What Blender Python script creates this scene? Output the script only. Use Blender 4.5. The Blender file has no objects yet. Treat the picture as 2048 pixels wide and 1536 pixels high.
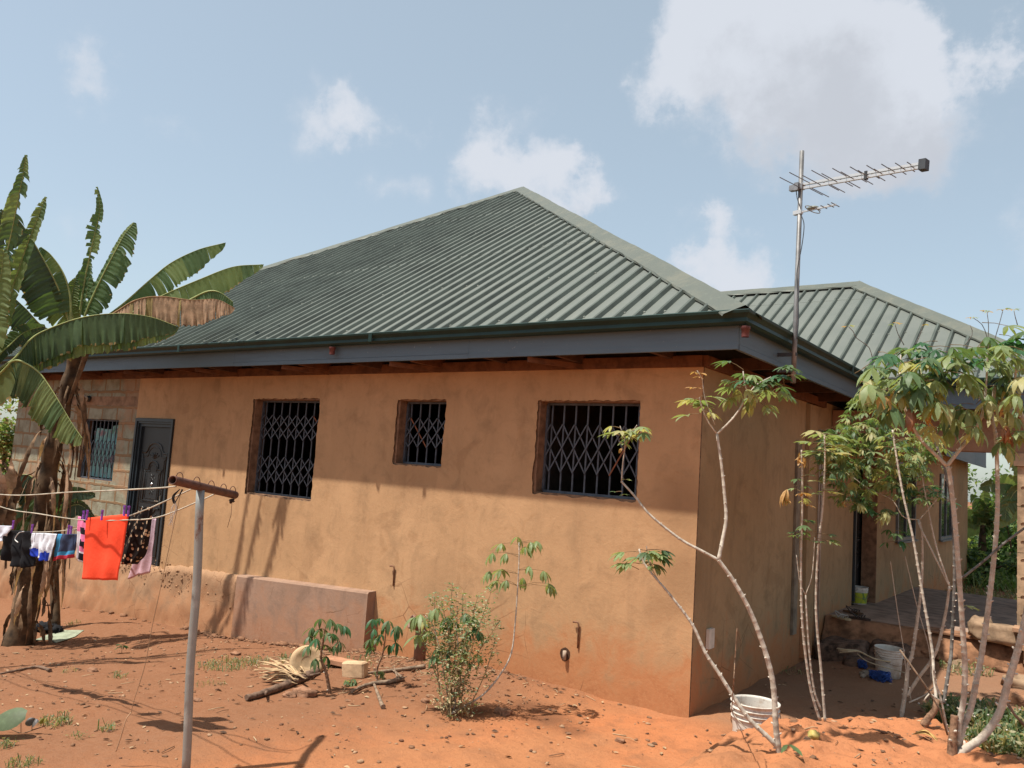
import bpy, math, random
from mathutils import Vector, noise
rnd = random.Random(7)
R = math.radians
S = bpy.context.scene
EXPO = 1.02; SUNE = 3.5; SKYS = .103
HAZEMIX = .5; HAZEC = (2.65, 3.0, 2.8, 1); CLOUDA = (3.45, 3.62, 3.95, 1); CLOUDB = (2.8, 2.93, 3.22, 1)

# ---------------------------------------------------------------- camera
F = 1627.99                                   # focal length in pixels of a 2048 px wide picture
CR = Vector((0.80511375, 0.58939394, 0.06638256)).normalized()
CU = Vector((0.00699702, -0.12135132, 0.99258496)).normalized()
CW = Vector((-0.59307917, 0.79867931, 0.10182562)).normalized()
CAM = Vector((2.89526318, -6.71183461, 1.9878753))
cd = bpy.data.cameras.new('camera'); cam = bpy.data.objects.new('camera', cd)
S.collection.objects.link(cam); S.camera = cam
from mathutils import Matrix
m3 = Matrix((CR, CU, -CW)).transposed()
cam.matrix_world = Matrix.Translation(CAM) @ m3.to_4x4()
cd.sensor_width = 36; cd.lens = 36 * F / 2048; cd.clip_start = .05; cd.clip_end = 3000

# ---------------------------------------------------------------- light
S.view_settings.view_transform = 'Standard'; S.view_settings.look = 'None'
S.view_settings.gamma = 1; S.view_settings.use_curve_mapping = False
S.view_settings.exposure = EXPO
SUN = Vector((.217, .350, -.911)).normalized()      # the way the light travels
el = math.asin(-SUN.z); az = math.atan2(-SUN.x, -SUN.y)
sd = bpy.data.lights.new('sun', 'SUN'); sd.energy = SUNE; sd.angle = R(.8); sd.color = (1, .94, .84)
so = bpy.data.objects.new('sun', sd); S.collection.objects.link(so)
so.rotation_euler = SUN.to_track_quat('-Z', 'Y').to_euler(); so.location = (-5, -8, 20)
W = bpy.data.worlds.new('World'); S.world = W; W.use_nodes = True
nt = W.node_tree; nt.nodes.clear()
def wn(t, **k):
    n = nt.nodes.new(t)
    for a, b in k.items(): setattr(n, a, b)
    return n
def wl(a, b): nt.links.new(a, b)
def cray(px, py): return (CW + CR * ((px - 1024) / F) - CU * ((py - 768) / F)).normalized()
out = wn('ShaderNodeOutputWorld'); bg = wn('ShaderNodeBackground'); bg.inputs[1].default_value = SKYS
sky = wn('ShaderNodeTexSky', sky_type='NISHITA', sun_disc=False, sun_elevation=el, sun_rotation=az,
         air_density=1.0, dust_density=2.0, ozone_density=1.0, altitude=200)
tc = wn('ShaderNodeTexCoord'); dirv = tc.outputs['Generated']
haze = wn('ShaderNodeMixRGB'); haze.inputs[0].default_value = HAZEMIX; haze.inputs[2].default_value = HAZEC
wl(sky.outputs[0], haze.inputs[1])
wn1 = wn('ShaderNodeTexNoise'); wn1.inputs['Scale'].default_value = 7; wn1.inputs['Detail'].default_value = 12; wn1.inputs['Roughness'].default_value = .6
wn2 = wn('ShaderNodeTexNoise'); wn2.inputs['Scale'].default_value = 3.2; wn2.inputs['Detail'].default_value = 5
wl(dirv, wn1.inputs['Vector']); wl(dirv, wn2.inputs['Vector'])
def math_(op, a, b=None, clamp=False):
    n = wn('ShaderNodeMath', operation=op); n.use_clamp = clamp
    for i, v in enumerate((a, b)):
        if v is None: continue
        if isinstance(v, (int, float)): n.inputs[i].default_value = v
        else: wl(v, n.inputs[i])
    return n.outputs[0]
# a cloud is a soft ball round a direction of the sky; (px, py, radius in px, strength)
CLOUDS = [(1490, 110, 190, 1), (1640, 60, 205, .95), (1760, 210, 200, .9), (1870, 130, 110, 1.1), (1660, 300, 150, .62),
          (1850, 270, 170, .7), (1400, 120, 120, .8), (1580, 220, 190, .75),
          (960, 330, 100, .6), (1050, 310, 120, .75), (1130, 340, 100, .65), (1190, 345, 70, .6), (790, 410, 80, .5),
          (675, 225, 90, .55), (765, 230, 80, .75), (180, 130, 80, .36), (240, 180, 90, .42), (310, 200, 90, .35),
          (1370, 490, 80, .7), (1420, 540, 110, .62), (1490, 560, 100, .7), (1200, 560, 120, .2),
          (2050, 480, 80, .5), (1135, 118, 40, .25), (150, 510, 110, .35), (1010, 400, 120, .5)]
# billows: the direction is warped by two octaves of noise before the balls are looked up
wc = wn('ShaderNodeTexNoise'); wc.inputs['Scale'].default_value = 6.5; wc.inputs['Detail'].default_value = 10; wc.inputs['Roughness'].default_value = .60; wl(dirv, wc.inputs['Vector'])
def vadd(v, w_, sc):
    s_ = wn('ShaderNodeVectorMath', operation='SUBTRACT'); wl(w_, s_.inputs[0]); s_.inputs[1].default_value = (.5, .5, .5)
    k = wn('ShaderNodeVectorMath', operation='SCALE'); wl(s_.outputs[0], k.inputs[0]); k.inputs['Scale'].default_value = sc
    n = wn('ShaderNodeVectorMath', operation='ADD'); wl(v, n.inputs[0]); wl(k.outputs[0], n.inputs[1]); return n.outputs[0]
wdir = vadd(dirv, wc.outputs['Color'], .27)
def shifted(v, off):
    n = wn('ShaderNodeVectorMath', operation='ADD'); wl(v, n.inputs[0]); n.inputs[1].default_value = off; return n.outputs[0]
def field(v):
    mask = None
    for (px, py, r_, s_) in CLOUDS:
        d = wn('ShaderNodeVectorMath', operation='DISTANCE'); wl(v, d.inputs[0]); d.inputs[1].default_value = cray(px, py)
        x = math_('SUBTRACT', 1.0, math_('MULTIPLY', d.outputs['Value'], F / r_ * .93)); x = math_('MULTIPLY', math_('MAXIMUM', x, 0.0), s_)
        mask = x if mask is None else math_('ADD', mask, x)
    return mask
f0 = field(wdir); f1 = field(shifted(wdir, (-.02, -.02, .075)))
nz = math_('SUBTRACT', wn1.outputs[0], .5)
t_ = math_('ADD', f0, math_('MULTIPLY', nz, .55))
rm = wn('ShaderNodeMapRange', interpolation_type='SMOOTHSTEP'); wl(t_, rm.inputs[0])
rm.inputs[1].default_value = .04; rm.inputs[2].default_value = .86; rm.inputs[4].default_value = .92
dens = math_('MULTIPLY', rm.outputs[0], math_('MULTIPLY', f0, 2.3, True), True)
sh = wn('ShaderNodeMapRange', interpolation_type='SMOOTHSTEP'); wl(math_('ADD', f1, math_('ADD', math_('MULTIPLY', nz, 2.6), math_('MULTIPLY', math_('SUBTRACT', wn2.outputs[0], .5), 1.2))), sh.inputs[0])
sh.inputs[1].default_value = .45; sh.inputs[2].default_value = 1.9
cc = wn('ShaderNodeMixRGB'); wl(sh.outputs[0], cc.inputs[0]); cc.inputs[1].default_value = CLOUDA; cc.inputs[2].default_value = CLOUDB
mx = wn('ShaderNodeMixRGB'); wl(dens, mx.inputs[0]); wl(haze.outputs[0], mx.inputs[1]); wl(cc.outputs[0], mx.inputs[2])
wl(mx.outputs[0], bg.inputs[0]); wl(bg.outputs[0], out.inputs[0])

# ---------------------------------------------------------------- pixel helpers (2048 x 1536 picture -> world)
def ray(px, py): return CW + CR * ((px - 1024) / F) - CU * ((py - 768) / F)
def at(px, py, d): return CAM + ray(px, py) * d
def on(px, py, **k):
    d = ray(px, py); (a, v), = k.items(); i = 'xyz'.index(a)
    return CAM + d * ((v - CAM[i]) / d[i])

# ---------------------------------------------------------------- mesh builder
ORG = {}
class MB:
    def __init__(s): s.v = []; s.f = []; s.m = []; s.sm = []
    def add(s, vs, fs, m=0, smooth=False):
        b = len(s.v); s.v += [tuple(v) for v in vs]
        for f in fs: s.f.append([b + i for i in f]); s.m.append(m); s.sm.append(smooth)
    def box(s, a, b, m=0):
        (x0, y0, z0), (x1, y1, z1) = a, b
        s.add([(x0,y0,z0),(x1,y0,z0),(x1,y1,z0),(x0,y1,z0),(x0,y0,z1),(x1,y0,z1),(x1,y1,z1),(x0,y1,z1)],
              [(0,3,2,1),(4,5,6,7),(0,1,5,4),(1,2,6,5),(2,3,7,6),(3,0,4,7)], m)
    def bar(s, p, q, w, h, m=0, up=(0,0,1)):
        p, q = Vector(p), Vector(q); d = (q-p).normalized(); up = Vector(up)
        if abs(d.dot(up)) > .98: up = Vector((1,0,0))
        a = d.cross(up).normalized() * w/2; b = a.cross(d).normalized() * h/2
        vs = [p-a-b, p+a-b, p+a+b, p-a+b, q-a-b, q+a-b, q+a+b, q-a+b]
        s.add(vs, [(0,3,2,1),(4,5,6,7),(0,1,5,4),(1,2,6,5),(2,3,7,6),(3,0,4,7)], m)
    def tube(s, pts, rs, n=8, m=0, caps=True, smooth=True, flat=1.0):
        pts = [Vector(p) for p in pts]
        if isinstance(rs, (int, float)): rs = [rs]*len(pts)
        t0 = (pts[1]-pts[0]).normalized()
        a = t0.cross(Vector((0,0,1)))
        if a.length < .05: a = t0.cross(Vector((1,0,0)))
        a.normalize(); vs = []
        for i, p in enumerate(pts):
            t = (pts[min(i+1,len(pts)-1)] - pts[max(i-1,0)])
            if t.length < 1e-9: t = t0
            t.normalize(); a = (a - t*a.dot(t)); a.normalize(); b = t.cross(a)
            for k in range(n):
                c = 2*math.pi*k/n; vs.append(p + (a*math.cos(c) + b*math.sin(c)*flat)*rs[i])
        fs = []
        for i in range(len(pts)-1):
            for k in range(n):
                k2 = (k+1) % n; fs.append((i*n+k, i*n+k2, (i+1)*n+k2, (i+1)*n+k))
        s.add(vs, fs, m, smooth)
        if caps:
            b0 = len(s.v) - len(vs)
            s.f.append([b0+k for k in range(n)][::-1]); s.m.append(m); s.sm.append(False)
            s.f.append([b0+(len(pts)-1)*n+k for k in range(n)]); s.m.append(m); s.sm.append(False)
    def lathe(s, c, prof, n=24, m=0, axis=(0,0,1), smooth=True):
        c = Vector(c); ax = Vector(axis).normalized(); a = ax.orthogonal().normalized(); b = ax.cross(a)
        vs = []
        for r, h in prof:
            for k in range(n):
                t = 2*math.pi*k/n; vs.append(c + ax*h + (a*math.cos(t)+b*math.sin(t))*r)
        fs = [(i*n+k, i*n+(k+1)%n, (i+1)*n+(k+1)%n, (i+1)*n+k) for i in range(len(prof)-1) for k in range(n)]
        s.add(vs, fs, m, smooth)
    def grid(s, rows, m=0, smooth=True):
        nu = len(rows[0]); vs = [p for r in rows for p in r]
        s.add(vs, [(i*nu+j, i*nu+j+1, (i+1)*nu+j+1, (i+1)*nu+j) for i in range(len(rows)-1) for j in range(nu-1)], m, smooth)
    def lump(s, c, rx, ry, rz, m=0, seed=0, amp=.25, nu=10, nv=7, sq=1.0):
        c = Vector(c); rows = []
        for i in range(nv+1):
            th = math.pi*i/nv; row = []
            for k in range(nu):
                ph = 2*math.pi*k/nu
                d = Vector((math.sin(th)*math.cos(ph), math.sin(th)*math.sin(ph), math.cos(th)))
                if sq != 1: d = Vector([math.copysign(abs(q)**sq, q) for q in d])
                k_ = 1 + amp*noise.noise(d*1.7 + Vector((seed*3.1, seed*1.7, 0)))*2
                row.append(c + Vector((d.x*rx, d.y*ry, d.z*rz))*k_)
            row.append(row[0]); rows.append(row)
        s.grid(rows, m, True)
    def build(s, name, mats, parent=None, org=None, smooth=None):
        if parent is not None: o_ = ORG[parent.name]
        else: o_ = Vector(org) if org is not None else Vector((0,0,0))
        me = bpy.data.meshes.new(name)
        me.from_pydata([(v[0]-o_[0], v[1]-o_[1], v[2]-o_[2]) for v in s.v], [], s.f)
        if not isinstance(mats, (list, tuple)): mats = [mats]
        for m_ in mats: me.materials.append(m_)
        me.polygons.foreach_set('material_index', s.m); me.polygons.foreach_set('use_smooth', s.sm if smooth is None else [smooth]*len(s.m))
        me.update()
        o = bpy.data.objects.new(name, me); S.collection.objects.link(o)
        if parent is not None: o.parent = parent
        else: o.location = o_
        ORG[o.name] = o_
        return o
def thing(name, label, cat, loc=(0,0,0), group=None):
    o = bpy.data.objects.new(name, None); S.collection.objects.link(o); o.location = loc; o.empty_display_size = .1
    ORG[o.name] = Vector(loc); return tag(o, label, cat, group)
def tag(o, label, cat, group=None, kind=None):
    o['label'] = label; o['category'] = cat
    if group: o['group'] = group
    if kind: o['kind'] = kind
    return o

# ---------------------------------------------------------------- materials
class Mat:
    def __init__(s, name, col=(.5,.5,.5), rough=.8, metal=0, spec=.3):
        s.m = bpy.data.materials.new(name); s.m.use_nodes = True; s.t = s.m.node_tree
        s.b = s.t.nodes['Principled BSDF']; s.b.inputs['Roughness'].default_value = rough; s.b.inputs['Metallic'].default_value = metal
        s.b.inputs['Specular IOR Level'].default_value = spec
        s.b.inputs['Base Color'].default_value = (*col, 1)
        s.col = None; s.base = col
        s.tc = s.t.nodes.new('ShaderNodeTexCoord')
        s.geo = s.t.nodes.new('ShaderNodeNewGeometry'); s.P = s.geo.outputs['Position']
    def n(s, t, **k):
        n = s.t.nodes.new(t)
        for a, b in k.items(): setattr(n, a, b)
        return n
    def l(s, a, b): s.t.links.new(a, b)
    def noise(s, scale, detail=4, rough=.5, stretch=None, src=None, dist=0):
        n = s.n('ShaderNodeTexNoise'); n.inputs['Scale'].default_value = scale; n.inputs['Detail'].default_value = detail
        n.inputs['Roughness'].default_value = rough; n.inputs['Distortion'].default_value = dist
        v = src or s.P
        if stretch:
            mp = s.n('ShaderNodeMapping'); mp.inputs['Scale'].default_value = stretch; s.l(v, mp.inputs[0]); v = mp.outputs[0]
        s.l(v, n.inputs['Vector']); return n.outputs[0]
    def ramp(s, v, a, b, lo=0., hi=1.):
        n = s.n('ShaderNodeMapRange', interpolation_type='SMOOTHSTEP'); s.l(v, n.inputs[0])
        n.inputs[1].default_value = a; n.inputs[2].default_value = b; n.inputs[3].default_value = lo; n.inputs[4].default_value = hi
        return n.outputs[0]
    def mul(s, a, b, op='MULTIPLY', clamp=False):
        n = s.n('ShaderNodeMath', operation=op); n.use_clamp = clamp
        for i, v in enumerate((a, b)):
            if isinstance(v, (int, float)): n.inputs[i].default_value = v
            else: s.l(v, n.inputs[i])
        return n.outputs[0]
    def mix(s, fac, col, mode='MIX'):
        n = s.n('ShaderNodeMixRGB', blend_type=mode)
        if isinstance(fac, (int, float)): n.inputs[0].default_value = fac
        else: s.l(fac, n.inputs[0])
        if s.col is None: n.inputs[1].default_value = (*s.base, 1)
        else: s.l(s.col, n.inputs[1])
        if isinstance(col, tuple): n.inputs[2].default_value = (*col, 1)
        else: s.l(col, n.inputs[2])
        s.col = n.outputs[0]; s.l(s.col, s.b.inputs['Base Color']); return s
    def bump(s, h, strength=.5, dist=.01):
        n = s.n('ShaderNodeBump'); n.inputs['Strength'].default_value = strength; n.inputs['Distance'].default_value = dist
        s.l(h, n.inputs['Height'])
        if getattr(s, 'nrm', None): s.l(s.nrm, n.inputs['Normal'])
        s.nrm = n.outputs[0]; s.l(s.nrm, s.b.inputs['Normal']); return s
    def sep(s):
        n = s.n('ShaderNodeSeparateXYZ'); s.l(s.P, n.inputs[0]); return n.outputs
    def near(s, p, r0, r1, wob=None):
        """1 near point p, 0 beyond r1"""
        d = s.n('ShaderNodeVectorMath', operation='DISTANCE'); s.l(s.P, d.inputs[0]); d.inputs[1].default_value = p
        v = d.outputs['Value']
        if wob: v = s.mul(v, s.mul(s.mul(wob, .5, 'SUBTRACT'), 1.2*r1), 'ADD')
        return s.ramp(v, r0, r1, 1., 0.)
    def rnd(s, lo, hi):
        oi = s.n('ShaderNodeObjectInfo'); n = s.n('ShaderNodeMapRange'); s.l(oi.outputs['Random'], n.inputs[0])
        n.inputs[3].default_value = lo; n.inputs[4].default_value = hi; return n.outputs[0]

def simple(name, col, rough=.7, metal=0, var=.25, scale=8, dark=None, spec=.3, bump=0, bscale=60):
    m = Mat(name, col, rough, metal, spec)
    d = dark or tuple(c*(1-var*1.6) for c in col)
    m.mix(m.ramp(m.noise(scale, 5, .6), .35, .7), d)
    if bump: m.bump(m.noise(bscale, 4), bump, .004)
    return m.m

def plaster(name, base, streak=0.0, mud=.85):
    m = Mat(name, base, .92, 0, .15)
    big = m.noise(.8, 5, .62); mid = m.noise(3.5, 7, .66, dist=.4); fine = m.noise(28, 6, .7); dots = m.noise(9, 2, .5)
    m.mix(m.ramp(big, .40, .66), tuple(c*k for c, k in zip(base, (1.14, 1.15, 1.17))))
    m.mix(m.mul(m.ramp(mid, .46, .72), .55), tuple(c*k for c, k in zip(base, (.62, .64, .66))))
    m.mix(m.mul(m.ramp(fine, .5, .75), .35), tuple(c*k for c, k in zip(base, (.75, .74, .74))))
    st = m.noise(1.0, 7, .7, stretch=(4.5, 4.5, .8))
    m.mix(m.mul(m.ramp(st, .47, .74), .32 + streak), tuple(c*k for c, k in zip(base, (.55, .56, .58))))
    bl = m.noise(1.5, 8, .7, dist=.8); m.mix(m.mul(m.ramp(bl, .57, .66), .32), tuple(c*k for c, k in zip(base, (.60, .56, .54)))); m.mix(m.mul(m.ramp(m.noise(1.9, 7, .68, dist=.5), .60, .70), .5), tuple(c*k for c, k in zip(base, (1.22, 1.24, 1.26))))
    m.mix(m.mul(m.ramp(m.noise(2.2, 8, .75, dist=1.2), .56, .66), .35), tuple(c*k for c, k in zip(base, (.78, .72, .66))))
    m.mix(m.ramp(dots, .205, .19), (.05, .03, .02))
    for p_, r_, k_ in (((-.14, 0, 1.75), .42, .5), ((-.10, 0, 1.15), .40, .5), ((-.30, 0, .85), .30, .35), ((-2.9, 0, .62), .6, .3), ((-3.4, 0, 1.75), .45, .3), ((-1.2, 0, 1.62), .5, .25), ((-5.7, 0, 1.25), .5, .3)):
        m.mix(m.mul(m.near(p_, .1*r_, r_, mid), k_), tuple(c*q for c, q in zip(base, (.50, .48, .47))))
    x, y, z = m.sep()
    # red mud splashed on the foot of the wall
    zz = m.mul(m.mul(z, m.mul(m.mul(mid, .5, 'SUBTRACT'), 1.7), 'ADD'), m.mul(m.mul(m.mul(x, 1.6, 'ADD'), 0., 'MINIMUM'), .085), 'SUBTRACT')
    m.mix(m.mul(m.ramp(zz, .10, .68, 1., 0.), m.mul(m.ramp(fine, .2, .62, .75, 1.), mud)), (.40, .165, .070))
    m.mix(m.mul(m.ramp(zz, -.25, .22, 1., 0.), m.mul(m.ramp(fine, .35, .6), .45)), (.26, .10, .045))
    m.bump(mid, .35, .02); m.bump(fine, .35, .006)
    vor = m.n('ShaderNodeTexVoronoi', feature='DISTANCE_TO_EDGE'); vor.inputs['Scale'].default_value = 3.1
    wv = m.n('ShaderNodeMixRGB'); wv.inputs[0].default_value = .12; m.l(m.P, wv.inputs[1])
    nn = m.n('ShaderNodeTexNoise'); nn.inputs['Scale'].default_value = 6; nn.inputs['Detail'].default_value = 6; m.l(nn.outputs['Color'], wv.inputs[2]); m.l(wv.outputs[0], vor.inputs['Vector'])
    cr = m.mul(m.ramp(vor.outputs[0], .0, .014, 1., 0.), m.ramp(m.noise(1.1, 3), .48, .6))
    cr = m.mul(cr, m.ramp(z, .95, .35, 0., 1.))
    m.mix(m.mul(cr, .75), (.11, .05, .025)); m.bump(cr, -.5, .01)
    return m
# ---------------------------------------------------------------- ground
def lerp(pts, x):
    if x <= pts[0][0]: return pts[0][1]
    for (a, b), (c, d) in zip(pts, pts[1:]):
        if x <= c: t = (x-a)/(c-a); return b + (d-b)*t
    return pts[-1][1]
def sst(a, b, x):
    t = min(1, max(0, (x-a)/(b-a))); return t*t*(3-2*t)
GX = [(-60,-2.2),(-20,-1.35),(-12.6,-.88),(-9,-.56),(-7,-.47),(-5,-.30),(-3.8,-.17),(-2,-.03),(0,-.01),(2,.05),(8,.0),(60,-.3)]
def mound(x, y):
    xl = lerp([(-2.6,.86),(-1.7,.88),(-1.3,.96),(-.8,1.02),(-.3,1.0),(.5,1.1)], y) + .05*noise.noise(Vector((x*4, y*6, 3)))
    a = sst(xl-.12, xl+.16, x)
    a = .55*a + .45*sst(xl-.28, xl+.5, x)
    yb = lerp([(.8,-.55),(1.2,-.3),(1.6,.05),(1.9,.1),(2.3,-.5),(3,-.8)], x) + .10*noise.noise(Vector((x*3, y*2, 9)))
    b = sst(yb+.85, yb-.35, y)
    top = .38 + .15*sst(-.5,-1.6, y)
    return top*a*b
def H(x, y, fine=True):
    z = lerp(GX, x)
    if y > 12: z -= .0
    z += mound(x, y)
    if 2.2 < x or y > 0: z += 0
    # path worn in front of the corner, heap of dirt against the veranda steps
    z += .10*math.exp(-((x+2.2)**2/1.1 + (y+.35)**2/.05)) + .05*math.exp(-((x+3.2)**2/1.6 + (y+1.0)**2/.5))
    z += .12*sst(2.2, 3.8, y)*sst(.1, .8, x)*sst(9, 5, y)*sst(5, 3, x)
    z -= .13*sst(-5, -7.8, x)*sst(-.3, -1.4, y)
    if fine:
        p = Vector((x, y, 0))
        z += .030*noise.noise(p*.9) + .020*noise.noise(p*3.1) + .007*noise.noise(p*9)
        r = max(0, noise.noise(p*2.0 + Vector((5,5,0))))
        z += .012*r*noise.noise(p*23)
        z += .085*max(0, mound(x, y)/.42)*(noise.noise(p*4.7)*.5 + .45*noise.noise(p*12) + .25*abs(noise.noise(p*26)))
    return z
def onG(px, py, d0=2.0, d1=40):
    d = ray(px, py); t = d0
    while t < d1:
        p = CAM + d*t
        if p.z <= H(p.x, p.y): break
        t += .02
    return CAM + d*t
def axis_(lo, hi, step, far):
    v = []; x = lo
    while x < hi + 1e-6: v.append(x); x += step
    a = []; s_ = step; x = lo
    while x > -far: s_ *= 1.22; x -= s_; a.append(x)
    b = []; s_ = step; x = v[-1]
    while x < far: s_ *= 1.22; x += s_; b.append(x)
    return a[::-1] + v + b
xs = axis_(-10.5, 3.4, .036, 900); ys = axis_(-4.4, 1.2, .034, 900)
g = MB(); g.v = [(x, y, H(x, y, -16 < x < 8 and -6 < y < 8)) for y in ys for x in xs]
nx = len(xs); g.f = [(j*nx+i, j*nx+i+1, (j+1)*nx+i+1, (j+1)*nx+i) for j in range(len(ys)-1) for i in range(nx-1)]
g.m = [0]*len(g.f); g.sm = [True]*len(g.f)
M = Mat('laterite', (0.35, 0.150, 0.068), .95, 0, .1)
n1 = M.noise(.7, 6, .6); n2 = M.noise(3.2, 7, .66); n3 = M.noise(17, 7, .72); n4 = M.noise(60, 4, .6)
M.mix(M.ramp(n1, .42, .62), (0.40, 0.152, 0.064))
M.mix(M.mul(M.ramp(n2, .45, .68), .6), (0.227, 0.104, 0.054))
M.mix(M.mul(M.ramp(n3, .52, .72), .5), (0.170, 0.076, 0.038))
M.mix(M.mul(M.ramp(n3, .42, .30), .35), (0.43, 0.22, 0.12))
# dark trampled litter under the plants, worn bright path, damp patches, grey yard on the left
bx = M.near((-3.4, -.55, -.2), .5, 1.5, n2); M.mix(M.mul(bx, .8), (0.13, 0.07, 0.043))
bx = M.near((-2.0, -.75, -.1), .3, 1.0, n2); M.mix(M.mul(bx, .5), (0.126, 0.066, 0.039))
bx = M.near((-6.5, -1.2, -.5), 1.2, 3.2, n2); M.mix(M.mul(bx, .42), (0.170, 0.088, 0.050))
gx_, gy_, gz_ = M.sep(); tr_ = M.ramp(M.mul(M.mul(gx_, M.mul(gy_, -.25), 'ADD'), M.mul(M.mul(n2, .5, 'SUBTRACT'), 2.6), 'ADD'), -1.9, -.2, 1., 0.); M.mix(M.mul(tr_, .85), (0.189, 0.088, 0.047)); M.mix(M.mul(M.mul(tr_, M.ramp(n3, .40, .6)), .35), (0.252, 0.132, 0.076))
bx = M.near((.4, 3.2, .1), 1.6, 3.1, n2); M.mix(M.mul(bx, .75), (.20, .125, .082))
bx = M.near((.45, 1.2, .0), .5, 1.7, n2); M.mix(M.mul(bx, .6), (.215, .13, .082))
bx = M.near((1.5, -1.2, .35), .5, 1.6, n2); M.mix(M.mul(bx, .45), (0.41, 0.175, 0.085))
for p_, r_ in (((-1.12,-.78,0),.30), ((-.80,-.95,0),.34), ((-.5,-1.02,0),.2), ((-1.55,-1.35,0),.3), ((-1.3,-1.2,0),.2)):
    bx = M.near(p_, .1*r_, r_, n3); M.mix(M.mul(bx, .6), (0.082, 0.038, 0.022))
cr = M.mul(M.ramp(n4, .56, .7), .35); M.mix(cr, (0.126, 0.057, 0.028))
M.bump(n2, .5, .03); M.bump(n3, .7, .02); M.bump(n4, .6, .006)
ground = g.build('ground', M.m); ground['kind'] = 'structure'; ground['label'] = 'orange laterite soil of the yard'

# loose stones, clods and chips lying on the soil
stm = simple('pebble', (.23, .12, .065), .9, var=.35, scale=14); stm2 = simple('pale_chip', (.36, .22, .13), .9, var=.2); stm3 = simple('dark_clod', (.15, .07, .04), .95, var=.2)
st = MB()
def stone(mb, x, y, s, m, seed):
    mb.lump((x, y, H(x, y)+s*.25), s*rnd.uniform(.7,1.5), s*rnd.uniform(.7,1.3), s*rnd.uniform(.35,.7), m, seed, .35, 6, 4, .8)
for i in range(2800):
    if i < 2300: x, y = rnd.uniform(-9, .9), rnd.uniform(-3.9, -.05)
    elif i < 3000: x, y = rnd.uniform(.7, 2.6), rnd.uniform(-2.3, .9)
    elif i < 3700: x, y = rnd.gauss(-3.1, .9), -abs(rnd.gauss(0, .8)) - .05
    else: x, y = rnd.uniform(-8, 0), -.05 - abs(rnd.gauss(0, .18))
    if y > -.05 and x < .2: continue
    if noise.noise(Vector((x*.9, y*.9, 4))) < rnd.uniform(-.5, .25): continue
    s_ = .004 + .017*rnd.random()**4
    stone(st, x, y, s_, rnd.choice([0,0,0,1,1,2]), i)
o = st.build('gravel', [stm, stm2, stm3]); o['kind'] = 'stuff'; o['label'] = 'small stones and clods scattered over the orange soil'
# dry leaves and twig bits: litter
lt = MB()
def litter(x, y, s, m):
    a = rnd.uniform(0, 6.28); c, s2 = math.cos(a), math.sin(a); z = H(x, y) + .006
    k = rnd.uniform(.25, .5); u = rnd.uniform(.1, .5)*s
    P_ = lambda p, q, h: (x + c*p - s2*q, y + s2*p + c*q, z + h)
    lt.add([P_(-s,0,.002), P_(-s*.3,s*k,u), P_(s*.5,s*k*.8,u*.6), P_(s,0,u*.3), P_(s*.4,-s*k,.004), P_(-s*.3,-s*k*.8,.003), P_(0,0,.0)],
           [(0,6,1),(1,6,2),(2,6,3),(3,6,4),(4,6,5),(5,6,0)], m)
for i in range(1100):
    r_ = rnd.random()
    if r_ < .45: x, y = rnd.gauss(-3.0, 1.0), -.1-abs(rnd.gauss(0, .55))
    elif r_ < .8: x, y = rnd.uniform(-8, .5), rnd.uniform(-3.6, -.2)
    elif r_ < .9: x, y = rnd.uniform(.1, 1.8), rnd.uniform(.4, 3.2)
    else: x, y = rnd.uniform(.9, 2.4), rnd.uniform(-2.2, .6)
    litter(x, y, rnd.uniform(.008, .032), rnd.choice([0,1,1,2,3,3]))
for i in range(260):
    x, y = rnd.uniform(-8, 2.3), rnd.uniform(-3.6, -.1)
    if rnd.random() < .5: x, y = rnd.gauss(-2.9, .9), -.15-abs(rnd.gauss(0, .5))
    a = rnd.uniform(0, 6.28); L = rnd.uniform(.03, .16); z = H(x, y)+.008
    x2, y2 = x+math.cos(a)*L, y+math.sin(a)*L
    if y2 > -.05 and x2 < .2: continue
    lt.tube([(x, y, z), ((x+x2)/2+.01, (y+y2)/2, z+.012*rnd.random()), (x2, y2, H(x2, y2)+.008)], rnd.uniform(.0015, .004), 4, rnd.choice([1,2]))
o = lt.build('leaf_litter', [simple('dry_leaf', (.42, .27, .15), .9), simple('brown_leaf', (.22, .12, .07), .9), simple('straw', (.42, .30, .18), .9), simple('black_leaf', (.09, .05, .03), .9)])
o['kind'] = 'stuff'; o['label'] = 'dry leaves and twigs strewn over the soil'

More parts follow.
